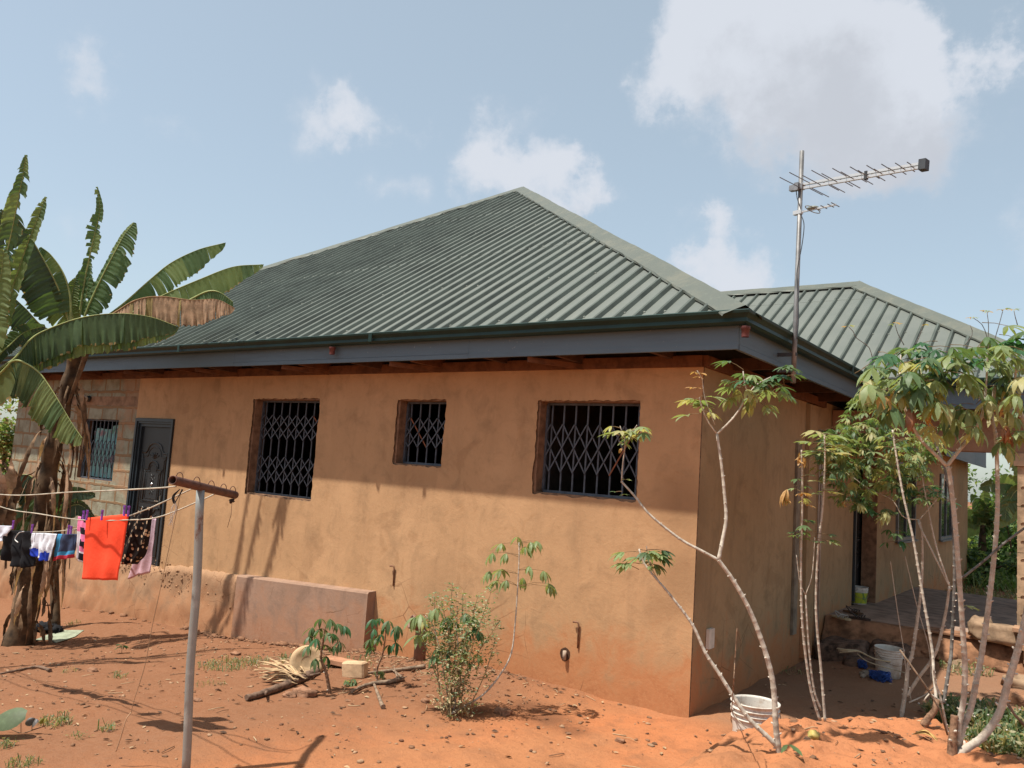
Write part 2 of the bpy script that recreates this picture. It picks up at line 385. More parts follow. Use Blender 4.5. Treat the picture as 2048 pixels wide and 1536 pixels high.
# ---------------------------------------------------------------- house
house = thing('house', 'single-storey house of orange mud render under a green ribbed metal roof', 'house', (-6.7, 6, 0))
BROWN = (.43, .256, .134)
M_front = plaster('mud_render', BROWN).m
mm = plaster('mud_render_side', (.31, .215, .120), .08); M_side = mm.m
M_raw = simple('raw_edge', (.20, .12, .07), .95, var=.4, scale=25, bump=.8, bscale=50)
M_core = simple('render_reveal', (.26, .145, .085), .95, var=.3, scale=12, bump=.5)
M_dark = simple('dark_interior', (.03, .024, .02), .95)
def fillwall(name, mat, outer, holes, y, thick, parent, plane='y', seg=None):
    """flat slab in a vertical plane; outer and holes are (u, z) loops; extruded by thick"""
    import bmesh
    bm = bmesh.new(); ed = []
    for loop in [outer] + holes:
        vs = [bm.verts.new((u, y, z) if plane == 'y' else (y, u, z)) for u, z in loop]
        for i in range(len(vs)): ed.append(bm.edges.new((vs[i], vs[(i+1) % len(vs)])))
    res = bmesh.ops.triangle_fill(bm, use_beauty=True, use_dissolve=False, edges=ed)
    ex = bmesh.ops.extrude_face_region(bm, geom=bm.faces[:])
    vec = (0, thick, 0) if plane == 'y' else (-thick, 0, 0)
    bmesh.ops.translate(bm, verts=[v for v in ex['geom'] if isinstance(v, bmesh.types.BMVert)], vec=vec)
    bmesh.ops.recalc_face_normals(bm, faces=bm.faces[:])
    me = bpy.data.meshes.new(name); o_ = ORG[parent.name]
    bmesh.ops.translate(bm, verts=bm.verts[:], vec=-o_)
    # reveal faces take the second material
    nrm = Vector((0, 1, 0)) if plane == 'y' else Vector((1, 0, 0))
    for f in bm.faces: f.material_index = 0 if abs(f.normal.dot(nrm)) > .5 else 1
    bm.to_mesh(me); bm.free()
    for m_ in mat: me.materials.append(m_)
    o = bpy.data.objects.new(name, me); S.collection.objects.link(o); o.parent = parent; ORG[o.name] = o_
    return o
def rect(l, r, b, t): return [(l,b),(r,b),(r,t),(l,t)]
def jag(l, r, b, t, amp, step=.045, seed=0, bulge=0):
    """rectangle outline with a broken edge"""
    pts = []; rr = random.Random(seed)
    def run(a, b_):
        n = max(2, int(math.dist(a, b_)/step)); w = 0
        for i in range(n):
            k = i/n; w = .6*w + rr.uniform(-amp, amp)
            nxm, nzm = (b_[1]-a[1]), -(b_[0]-a[0]); L = math.hypot(nxm, nzm)
            d = (w + amp*.5)*(1 if i else .6)
            pts.append((a[0] + (b_[0]-a[0])*k + nxm/L*d, a[1] + (b_[1]-a[1])*k + nzm/L*d))
    run((l,b),(r,b)); run((r,b),(r,t)); run((r,t),(l,t)); run((l,t),(l,b)); return pts
WT = 3.06
W1 = (-6.36, -5.06, 1.425, 2.665); W2 = (-3.68, -2.98, 1.95, 2.665); W3 = (-1.73, -.615, 1.765, 2.665); WB = (-10.97, -9.83, 1.345, 2.325)
DO = (-9.25, -8.21, .215, 2.362)
# inner block core and the render skin in front of it
fillwall('wall', [M_core, M_core], rect(-9.27, -.21, -1.3, WT-.004), [rect(*w) for w in (W1, W2, W3)] + [rect(DO[0]+.01, DO[1]-.01, DO[2], DO[3]-.01)], .026, .17, house)
sk = fillwall('render_coat', [M_front, M_raw], rect(-9.29, -.0, -1.3, WT), [jag(w[0]-.02, w[1]+.01, w[2]-.012, w[3]+.008, .008, .03, i) for i, w in enumerate((W1, W2, W3))] + [rect(DO[0]-.004, DO[1]+.004, DO[2]-.01, DO[3]+.006)], 0, .022, house)
# side wall: front room, then the recessed door, then the living room set 18 cm forward
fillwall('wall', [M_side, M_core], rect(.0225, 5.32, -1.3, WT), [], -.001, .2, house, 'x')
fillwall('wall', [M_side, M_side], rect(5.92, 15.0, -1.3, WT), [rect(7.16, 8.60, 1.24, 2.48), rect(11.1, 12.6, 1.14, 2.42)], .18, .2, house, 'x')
mb = MB(); mb.box((-.02, 5.9, -.5), (.178, 5.918, WT)); mb.build('wall', M_core, house)
mb = MB(); mb.box((-.2, 5.32, 2.42), (0, 5.92, WT)); mb.build('lintel', M_side, house)
mb = MB(); mb.box((-13.5, 14.8, -1.3), (-.05, 15.0, WT)); mb.box((-13.49, .2, -1.3), (-13.3, 14.8, WT)); mb.build('wall', M_core, house)
# block-built room on the left
B = Mat('concrete_block', (.28, .275, .205), .95, 0, .1)
mp = B.n('ShaderNodeMapping'); wv_ = B.n('ShaderNodeMixRGB', blend_type='ADD'); wv_.inputs[0].default_value = .05; nb_ = B.n('ShaderNodeTexNoise'); nb_.inputs['Scale'].default_value = 5; B.l(B.P, nb_.inputs['Vector']); B.l(B.P, wv_.inputs[1]); B.l(nb_.outputs['Color'], wv_.inputs[2]); B.l(wv_.outputs[0], mp.inputs[0]); mp.inputs['Rotation'].default_value = (R(90), 0, 0)
mp.inputs['Location'].default_value = (0, .05, 0)
br = B.n('ShaderNodeTexBrick'); B.l(mp.outputs[0], br.inputs['Vector']); br.inputs['Scale'].default_value = 1; br.inputs['Brick Width'].default_value = .46
br.inputs['Row Height'].default_value = .25; br.inputs['Mortar Size'].default_value = .024; br.inputs['Mortar Smooth'].default_value = .35
bn = B.noise(5, 6, .65); bn2 = B.noise(26, 5, .7)
B.mix(B.ramp(bn, .38, .66), (.20, .175, .12)); B.mix(B.mul(B.ramp(bn2, .5, .7), .4), (.22, .15, .10))
mort = B.mul(br.outputs['Fac'], B.ramp(bn, .25, .5, .75, 1.))
B.mix(mort, (.23, .145, .08)); B.mix(B.mul(B.ramp(B.noise(1.3, 6, .7), .5, .62), .6), (.33, .18, .10))
bx_, by_, bz_ = B.sep(); B.mix(B.mul(B.ramp(B.mul(bz_, B.mul(B.mul(bn,.5,'SUBTRACT'),.8), 'ADD'), .2, .55, 1., 0.), .9), (.40, .20, .10))
B.bump(mort, .6, .02); B.bump(bn2, .6, .01); B.bump(bn, .4, .02)
fillwall('block_wall', [B.m, M_core], rect(-13.5, -9.292, -1.3, WT), [jag(*WB, .004, .08, 8)], .02, .18, house)
mb = MB(); mb.box((-13.4, .05, 2.55), (-9.3, .0165, 2.70)); mb.build('lintel', simple('lintel_concrete', (.30, .18, .11), .95, var=.3, scale=6), house)
# rough footing that stands proud of the wall, and the smooth rendered panel
M_foot = plaster('rough_footing', (.34, .20, .115), 0, .45).m
import bmesh
foot = MB(); rows = []
for i in range(150):
    x = -13.5 + i*(13.5-6.22)/149
    top = lerp([(-13.5,.10),(-12,.16),(-9.2,.20),(-8.1,.21),(-7.8,.30),(-6.2,.36)], x) + .022*noise.noise(Vector((x*19,0,1))) + .04*noise.noise(Vector((x*7,0,1)))
    row = []
    for j in range(20):
        z = -1.3 + (top+1.3)*j/18 if j < 19 else top+.004
        k = .05 + .028*noise.noise(Vector((x*3, z*3, 0))) + .022*noise.noise(Vector((x*9, z*11, 4))) + .06*sst(.1,-.6,z)
        if j == 18: k *= .7
        row.append((x, -k if j < 19 else .03, z))
    rows.append(row)
foot.grid([[rows[i][j] for i in range(150)] for j in range(20)], 0, True)
foot.add([rows[-1][j] for j in range(20)] + [(-6.22, .03, -1.3)], [tuple(range(21))], 0)
foot.build('footing', M_foot, house)
sl = MB(); x0, x1 = -6.21, -3.80
z0, z1 = .375, .50
sl.add([(x0,-.115,-1),(x1,-.125,-1),(x1,-.125,z1-.02),(x0,-.115,z0-.02),(x0,-.10,z0),(x1,-.11,z1),(x0,.02,z0+.005),(x1,.02,z1+.005),(x1,.02,-1),(x0,.02,-1)],
       [(0,1,2,3),(3,2,5,4),(4,5,7,6),(1,8,7,5,2),(0,3,4,6,9)])
sl.build('rendered_panel', plaster('smooth_cement', (.29, .185, .13), 0, .35).m, house)
# crumbling render at the foot of the panel and of the footing
cb = MB()
for i in range(260):
    x = rnd.choice([rnd.uniform(-6.9, -3.6), rnd.uniform(-6.9, -3.6), rnd.uniform(-12, -1.2)]); y = -.13 - abs(rnd.gauss(0, .05)); s_ = .008 + .035*rnd.random()**3
    cb.lump((x, y, H(x, y)+s_*.4), s_*1.5, s_, s_*.7, 0, i, .4, 6, 4, .7)
cb.build('fallen_render', simple('fallen_crumbs', (.25, .125, .068), .95, var=.3, scale=20), house)['kind'] = 'stuff'
ck = MB()
for i in range(170):
    r_ = rnd.random()
    if r_ < .35: x, z = rnd.uniform(-9.3, -8.3) , rnd.uniform(.05, .24)
    elif r_ < .8: x, z = rnd.gauss(-7.75, .35), rnd.gauss(.18, .16)
    else: x, z = rnd.uniform(-8, -6.3), rnd.uniform(-.3, .3)
    if z > .34: continue
    s_ = rnd.uniform(.005, .014); ck.lump((x, -.055 if z < .28 else -.003, z), s_*1.5, s_*.5, s_, 1 if i % 4 else 0, i, .5, 6, 4, .7)
ck.build('broken_render', [M_raw, M_foot], house)['kind'] = 'stuff'
# scars in the front wall: chipped hole with a stub of pipe
for (px, py, r_) in ((1130, 1308, .055),):
    c = on(px, py, y=-.002); mb = MB()
    ring = [(c.x + r_*(1+.25*noise.noise(Vector((k*1.3, 2, 0))))*math.cos(k*.524), c.z + r_*1.15*(1+.3*noise.noise(Vector((k*1.3, 7, 0))))*math.sin(k*.524)) for k in range(12)]
    mb.add([(u, -.003, z) for u, z in ring], [tuple(range(12))], 0)
    h = mb.build('chipped_hole', simple('hole_dark', (.07, .035, .02), 1), house)
    mb = MB(); mb.tube([(c.x+.012, -.03, c.z-.045), (c.x+.012, -.03, c.z+.035)], .018, 10, 0); mb.build('pipe_stub', simple('pale_pipe', (.42, .32, .24), .7), house)
for (px, py, L) in ((788, 1135, .20), (1157, 1248, .22)):
    c = on(px, py, y=-.02); mb = MB()
    mb.tube([(c.x-.055, -.03, c.z+.012), (c.x-.02, -.026, c.z+.016), (c.x, -.022, c.z+.01), (c.x, -.016, c.z-.02), (c.x, -.009, c.z-L)], .009, 8, 0)
    mb.build('water_pipe', simple('rusty_pipe', (.26, .13, .075), .8, var=.35, scale=30), house)

# ---- roof
EZ, OV = 3.335, .56
AP = Vector((-6.745, 6.2, 7.632)); AP2 = Vector((-6.745, 9.3, 7.632))
X0, X1, Y0, Y1 = -14.05, OV, -OV, 15.56
Mr = Mat('green_roof_sheet', (.114, .128, .114), .55, .0, .35)
r1 = Mr.noise(1.2, 6, .6); r2 = Mr.noise(14, 6, .7)
Mr.mix(Mr.ramp(r1, .35, .7), (.135, .148, .131)); Mr.mix(Mr.mul(Mr.ramp(r2, .5, .75), .35), (.12, .14, .105))
Mr.mix(Mr.mul(Mr.ramp(Mr.noise(.9, 7, .75, stretch=(1,1,1)), .58, .7), .4), (.20, .205, .165))
Mr.bump(Mr.noise(2.5, 3), .15, .03); Mr.b.inputs['Metallic'].default_value = .15
M_roof = Mr.m; M_scr = simple('screw_head', (.22, .24, .21), .7); M_rib = simple('shade_green_rib', (.075, .092, .078), .6, var=.25, scale=2)  # rib shade painted in: ribs get a darker green for stronger stripes
Mc_ = Mat('roof_capping', (.088, .10, .084), .55, .1, .35); Mc_.mix(Mc_.ramp(Mc_.noise(3, 7, .7), .45, .7), (.125, .128, .10)); Mc_.mix(Mc_.mul(Mc_.ramp(Mc_.noise(18, 5, .7), .55, .7), .5), (.13, .15, .12)); M_cap = Mc_.m
def roof_face(name, A, B_, up_of, spacing=.2, cap=.05, parent=house):
    """ribbed sheet: A->B_ is the eave; up_of(u) gives the point where the run starting u metres along the eave ends"""
    A, B_ = Vector(A), Vector(B_); L = (B_-A).length; e = (B_-A).normalized(); mb = MB()
    mid = up_of(L/2)[1]; foot_ = A + e*(L/2); slope = (mid-foot_); slope -= e*slope.dot(e); sd_ = slope.normalized(); nrm = e.cross(sd_); 
    if nrm.z < 0: nrm = -nrm
    n = int(L/spacing)+2; rh, w0, w1 = .034, .060, .024
    us = []
    for i in range(n):
        c = i*spacing + .05
        us += [(c-w0/2, 0), (c-w1/2, rh), (c+w1/2, rh), (c+w0/2, 0)]
        us += [(c+spacing*.36, .0035), (c+spacing*.40, .0035)]
    us = [(u, h) for u, h in us if 0 <= u <= L]; us = [(0, 0)] + us + [(L, 0)]
    # two laps up the slope, each upper sheet 4 mm above the lower
    prev = None; ph = 0
    for (u, h) in us:
        s_, top = up_of(u); p0 = A + e*u + nrm*h; ln = (top - (A+e*u)).length
        pts = [p0]
        for lap in (2.9, 5.8):
            if ln > lap: pts += [p0 + sd_*lap, p0 + sd_*(lap+.004) + nrm*.005]
            else: pts += [p0 + sd_*ln]*2
        pts.append(p0 + sd_*ln + nrm*(.005*sum(ln > q for q in (2.9, 5.8)))); pts[0] = pts[0] - sd_*.05
        if prev:
            b = len(mb.v); k = len(pts); mb.v += [tuple(q) for q in prev] + [tuple(q) for q in pts]
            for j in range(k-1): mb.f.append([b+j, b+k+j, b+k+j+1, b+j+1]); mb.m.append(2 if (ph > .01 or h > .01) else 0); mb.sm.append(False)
        prev = pts; ph = h
    # screw heads in rows across the ribs
    for i in range(n):
        u = i*spacing + .05
        if not 0 < u < L: continue
        ln = (up_of(u)[1] - (A+e*u)).length
        for d_ in (.12, 1.45, 2.95, 4.4, 5.85, 7.2):
            if d_ < ln-.15 and rnd.random() < .8:
                c = A + e*(u + rnd.choice([-.03, .03])) + sd_*(d_+rnd.uniform(-.03,.03)) + nrm*.004; mb.lathe(c, [(.0, .010), (.012, .006), (.014, -.004)], 6, 1, nrm)
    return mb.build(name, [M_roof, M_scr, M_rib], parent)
def seg_up(hips, e0, along, slope_dir):
    def f(u):
        # ridge/hip polyline given as (u, rise-length) pairs in the face
        return lerp(hips, u)
    return f
def face(name, A, B_, poly, parent=house, spacing=.2):
    """poly: upper outline points (world) from above A to above B_"""
    A, B_ = Vector(A), Vector(B_); e = (B_-A).normalized(); L = (B_-A).length
    uv = []
    for q in [A] + [Vector(p) for p in poly] + [B_]:
        d = q-A; u = d.dot(e); s_ = d - e*u; uv.append((u, s_.length))
    sdv = None
    for q in poly:
        d = Vector(q)-A; s_ = d - e*d.dot(e)
        if s_.length > .1: sdv = s_.normalized()
    def up(u):
        ln = lerp(uv, u); return ln, A + e*u + sdv*max(.002, ln)
    return roof_face(name, A, B_, up, spacing, parent=parent)
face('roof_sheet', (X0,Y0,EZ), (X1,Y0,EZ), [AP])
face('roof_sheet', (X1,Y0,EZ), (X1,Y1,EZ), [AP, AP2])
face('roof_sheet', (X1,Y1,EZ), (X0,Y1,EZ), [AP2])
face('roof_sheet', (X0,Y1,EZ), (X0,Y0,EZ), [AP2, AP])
def capping(name, p, q, w=.17, nrmL=None, parent=house, wavy=.006, lift=.035, drop=.55):
    p, q = Vector(p), Vector(q); d = (q-p); L = d.length; d.normalize(); side = d.cross(Vector((0,0,1))).normalized(); mb = MB()
    upv = side.cross(d).normalized(); 
    if upv.z < 0: upv = -upv
    n = int(L/.18)+1; rows = [[] for _ in range(7)]
    for i in range(n+1):
        c = p + d*(L*i/n); k = 0.006*((i//9) % 2); jj = wavy*noise.noise(Vector((i*.7, L, 0)))
        prof = [(-w-.004, -w*drop-.02), (-w, -w*drop), (-w*.35, -w*.35*drop+.012), (0, .018), (w*.35, -w*.35*drop+.012), (w, -w*drop), (w+.004, -w*drop-.02)]
        for j, (a, b) in enumerate(prof):
            wob = rnd.uniform(-.007, .007) if j in (0, 1, 5, 6) else 0
            rows[j].append(c + side*(a+wob) + upv*(b + lift + k + jj))
    mb.grid(rows, 0, False)
    return mb.build(name, M_cap, parent)
AP_ = AP + Vector((0, 0, .01))
capping('hip_capping', (X1, Y0, EZ), AP_, .17, drop=.42); capping('hip_capping', (X0, Y0, EZ), AP_, .17, drop=.42)
capping('ridge_capping', AP_, AP2, .17); capping('hip_capping', (X1, Y1, EZ), AP2, .17, drop=.42)
# wing over the veranda
VX, VY0, VY1 = 2.67, 3.75, 9.8; RZ = 5.2565; RY = 6.774; RX = -.356
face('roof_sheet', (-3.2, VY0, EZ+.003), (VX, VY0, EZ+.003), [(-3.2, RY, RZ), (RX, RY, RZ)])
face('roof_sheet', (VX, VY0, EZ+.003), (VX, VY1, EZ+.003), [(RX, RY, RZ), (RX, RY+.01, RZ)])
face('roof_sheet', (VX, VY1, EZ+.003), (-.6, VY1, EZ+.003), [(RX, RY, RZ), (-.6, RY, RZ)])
capping('hip_capping', (VX, VY0, EZ), (RX, RY, RZ+.01), .16, drop=.42); capping('ridge_capping', (RX, RY, RZ+.01), (-3.5, RY, RZ+.01), .16); capping('hip_capping', (VX, VY1, EZ), (RX, RY, RZ+.01), .16, drop=.42)
# a few narrower sheets of the wing stop at the valley on the left: left to run under the main roof

# ---- gutters, fascia, eave timber
M_gut = simple('green_gutter', (.008, .032, .026), .5, var=.2, scale=5, spec=.3)
M_fas = Mat('grey_fascia', (.095, .140, .175), .6, 0, .3); M_fas.mix(M_fas.mul(M_fas.ramp(M_fas.noise(1.5, 6, .7, stretch=(1, 1, 9)), .45, .7), .5), (.066, .095, .12)); M_fas.mix(M_fas.mul(M_fas.ramp(M_fas.noise(40, 3), .70, .74), .5), (.3, .3, .3))
M_fas = M_fas.m
M_tim = simple('eave_timber', (.15, .06, .028), .85, var=.3, scale=10); M_tim2 = simple('old_eave_timber', (.08, .04, .025), .9, var=.3, scale=10)
M_clip = simple('maroon_outlet', (.14, .045, .04), .5)
def gutter(p, q, outw):
    p, q, o_ = Vector(p), Vector(q), Vector(outw); prof = [(0,.0),(0,-.09),(.03,-.104),(.085,-.102),(.105,-.085),(.10,-.055),(.115,-.035),(.13,-.02),(.135,.0),(.125,.008),(.112,.002),(.10,-.02)]
    mb = MB(); d = (q-p).normalized(); rows = []
    ang0 = 1 if outw else 1
    for (a, h) in prof:
        rows.append([p + o_*a + Vector((0,0,h)) + d*a*MIT[0], q + o_*a + Vector((0,0,h)) + d*a*MIT[1]])
    mb.grid(rows, 0, False)
    # sag-free joints
    L = (q-p).length; k = 3.0
    while k < L-1:
        c = p + d*k; mb.bar(c + o_*.136 + Vector((0,0,-.05)), c + o_*.136 + Vector((0,0,-.0495)) + d*.05, .004, .09); k += 3.7
    return mb.build('gutter', M_gut, house)
GZ = EZ
MIT = (-1, 1); gutter((X0+.05, -.495, GZ), (.495, -.495, GZ), (0,-1,0))
MIT = (-1, -1); gutter((.495, -.495, GZ), (.495, VY0+.065, GZ), (1,0,0))
MIT = (-1, 1); gutter((.495, VY0+.065, GZ), (VX-.065, VY0+.065, GZ), (0,-1,0))
MIT = (-1, 1); gutter((VX-.065, VY0+.065, GZ), (VX-.065, VY1-.06, GZ), (1,0,0))
MIT = (1, 1); gutter((.495, VY1, GZ), (.495, 15.5, GZ), (1,0,0))
def fascia(p, q, z0=3.045, z1=3.27):
    p, q = Vector(p), Vector(q); d = (q-p).normalized(); L = (q-p).length; mb = MB(); k = 0; i = 0
    while k < L:
        k2 = min(L, k+3.9); o_ = .0012*(i % 2)
        a = p + d*(k+.001); b = p + d*(k2-.002)
        mb.bar((a.x, a.y, (z0+.045+z1)/2), (b.x, b.y, (z0+.045+z1)/2), .024+o_, z1-z0-.045)
        mb.bar((a.x, a.y, z0+.02+.003*(i%2)), (b.x, b.y, z0+.02+.003*(i%2)), .032+o_, .044)
        k = k2; i += 1
    return mb.build('fascia_board', M_fas, house)
fascia((X0+.06, -.48, 0), (.494, -.48, 0)); fascia((.482, -.466, 0), (.482, VY0+.07, 0)); fascia((.50, VY0+.08, 0), (VX-.08, VY0+.08, 0), 3.0)
fascia((VX-.082, VY0+.1, 0), (VX-.082, VY1-.1, 0), 3.0); fascia((.48, VY1-.1, 0), (.48, 15.5, 0), 2.72); fascia((-13.5, 15.48, 0), (.465, 15.48, 0))
mb = MB(); mb.box((X0+.1, -.462, 3.262), (.46, -.001, 3.282)); mb.build('roof_batten', M_tim2, house)
# rafter ends between fascia and wall, wall plate
i = 0; x = -13.2
while x < .4:
    mb = MB(); z = 3.10 + .015*rnd.uniform(-1, 1)
    mb.bar((x, -.465, z), (x + rnd.uniform(-.03, .03), .3, z-.01), .05, .11); mb.build('rafter', M_tim if rnd.random() < .6 else M_tim2, house)
    if i % 2: 
        mb = MB(); mb.bar((x-.34, -.46, 3.02), (x+.02, -.02, 3.0), .04, .05); mb.build('eave_brace', M_tim, house)
    x += .92; i += 1
y = .6
while y < 3.6:
    mb = MB(); mb.bar((.465, y, 3.09), (-.1, y, 3.08), .05, .11); mb.build('rafter', M_tim2, house); y += .92
for a, b in (((-13.5, -.02, 3.03), (.0, -.02, 3.03)), ((.02, -.02, 3.03), (.02, 3.7, 3.03))):
    mb = MB(); mb.bar(a, b, .05, .10); mb.build('wall_plate', M_tim, house)
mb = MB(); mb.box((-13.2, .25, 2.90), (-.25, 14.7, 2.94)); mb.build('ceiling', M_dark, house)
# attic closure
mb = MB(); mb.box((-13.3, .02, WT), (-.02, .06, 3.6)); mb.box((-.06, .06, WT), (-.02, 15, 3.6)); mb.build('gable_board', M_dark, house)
M_in = simple('inner_render', (.12, .09, .07), .95)
for a, b in (((-9.4, .2, -.5), (-9.3, 5, 2.9)), ((-2.3, .3, 0), (-2.2, 4, 2.9)), ((-5, 4.0, 0), (-.2, 4.1, 2.9))):
    mb = MB(); mb.box(a, b); mb.build('inner_wall', M_in, house)
for (px, py) in ((665, 695), (1491, 662)):
    c = on(px, py, y=-.555); mb = MB(); mb.lathe((c.x, -.555, 3.135), [(.030,-.005),(.031,.05),(.038,.055),(.036,.08)], 14); mb.build('gutter_outlet', M_clip, house)

# ---- window grilles
M_bar = simple('grey_steel', (.085, .095, .115), .55, var=.25, scale=20); M_rust = simple('rust', (.22, .08, .04), .8)
def grille(w, nb, bands, y=.15, cell=None, parent=None, mats=(M_bar, M_rust), frame=True):
    l, r, b, t = w; mb = MB(); hh = t-b; p_ = (r-l)/(nb)
    if frame:
        for (a, c) in (((l+.012, y, b+.012), (r-.012, y, b+.012)), ((l+.012, y, t-.012), (r-.012, y, t-.012))): mb.bar(a, c, .03, .024)
        for x in (l+.012, r-.012): mb.bar((x, y, b+.024), (x, y, t-.024), .024, .03, up=(0,1,0))
    xs_ = [l + p_*(i+.5) for i in range(nb)]
    for x in xs_: mb.bar((x, y, b+.02), (x, y, t-.02), .016, .012, up=(0,1,0))
    for (h1, h2, h3) in bands:
        h1, h2, h3 = t-hh*h1, t-hh*h2, t-hh*h3
        for i in range(-2, nb+1):
            for sgn, yy in ((1, y-.010), (-1, y-.020)):
                x = l + p_*(i+.5) if sgn > 0 else l + p_*(nb-1-i+.5)
                xa, xb = x, x + sgn*2*p_; za, zb = h1, h3
                if sgn > 0:
                    if xa < l: k = (l+.01-xa)/(xb-xa); xa, za = l+.01, h1+(h3-h1)*k
                    if xb > r: k = (r-.01-xa)/(xb-xa); xb, zb = r-.01, za+(h3-za)*k
                else:
                    if xa > r: k = (xa-r+.01)/(xa-xb); xa, za = r-.01, h1+(h3-h1)*k
                    if xb < l: k = (xa-l-.01)/(xa-xb); xb, zb = l+.01, za+(h3-za)*k
                if (xb-xa)*sgn > .02: mb.bar((xa, yy, za), (xb, yy, zb), .014, .007, 1 if rnd.random() < .012 else 0, up=(0,1,0))
    return mb.build('security_grille', list(mats), parent)
def window(w, parent):
    o = bpy.data.objects.new('window', None); S.collection.objects.link(o); o.parent = parent; ORG[o.name] = ORG[parent.name]; return o
wo = window(W1, house); grille(W1, 8, [(.157,.283,.414), (.597,.738,.88)], parent=wo)
wo = window(W2, house); grille(W2, 5, [(.26,.5,.73)], parent=wo)
wo = window(W3, house); grille(W3, 8, [(.24,.5,.77)], parent=wo)
wo = window(WB, house); grille(WB, 9, [(.35,.55,.78)], .09, parent=wo)
cu = MB(); rows = []
for j in range(24):
    v = j/23; row = []
    for i in range(64):
        u = i/63; gath = 1 - .32*math.exp(-((v-.25)/.18)**2)
        x = -10.93 + 1.0*u*gath + .16*(1-gath) + .10*v*(u-.5)
        zt = 2.13 + .14*u + .03*math.sin(u*9); z = zt + (1.38-zt)*v
        y = .20 + .030*math.sin(u*34 + 1.5*v) + .022*noise.noise(Vector((u*6, v*4, 0)))
        row.append((x, y, z))
    rows.append(row)
cu.grid(rows, 0, True)
Mcu = Mat('curtain_cloth', (.24, .46, .45), .8); Mcu.mix(Mcu.ramp(Mcu.noise(7, 3), .55, .68), (.30, .20, .22)); Mcu.mix(Mcu.ramp(Mcu.noise(11, 3), .62, .7), (.42, .45, .42))
cu.build('curtain', Mcu.m, wo)
# veranda windows: grey aluminium frame, sill, dark sliding glass
M_al = simple('window_frame_grey', (.15, .17, .18), .5); M_gl = Mat('window_glass', (.02, .025, .025), .08, 0, .5).m
for (a, b, c, d) in ((7.16, 8.60, 1.24, 2.48), (11.1, 12.6, 1.14, 2.42)):
    mb = MB(); x = .185
    mb.box((x-.03, a, c), (x+.03, b, c+.06)); mb.box((x-.03, a, d-.06), (x+.03, b, d)); mb.box((x-.03, a, c+.06), (x+.03, a+.06, d-.06)); mb.box((x-.03, b-.06, c+.06), (x+.03, b, d-.06))
    mb.box((x-.02, (a+b)/2-.03, c+.061), (x+.02, (a+b)/2+.03, d-.061)); fo = mb.build('window', M_al, house)
    mb = MB(); mb.box((x-.008, a+.061, c+.061), (x-.002, b-.061, d-.061)); mb.build('window_pane', M_gl, fo)
    mb = MB(); mb.box((x+.031, a-.03, c-.03), (x+.07, b+.03, c)); mb.build('window_sill', M_al, fo)

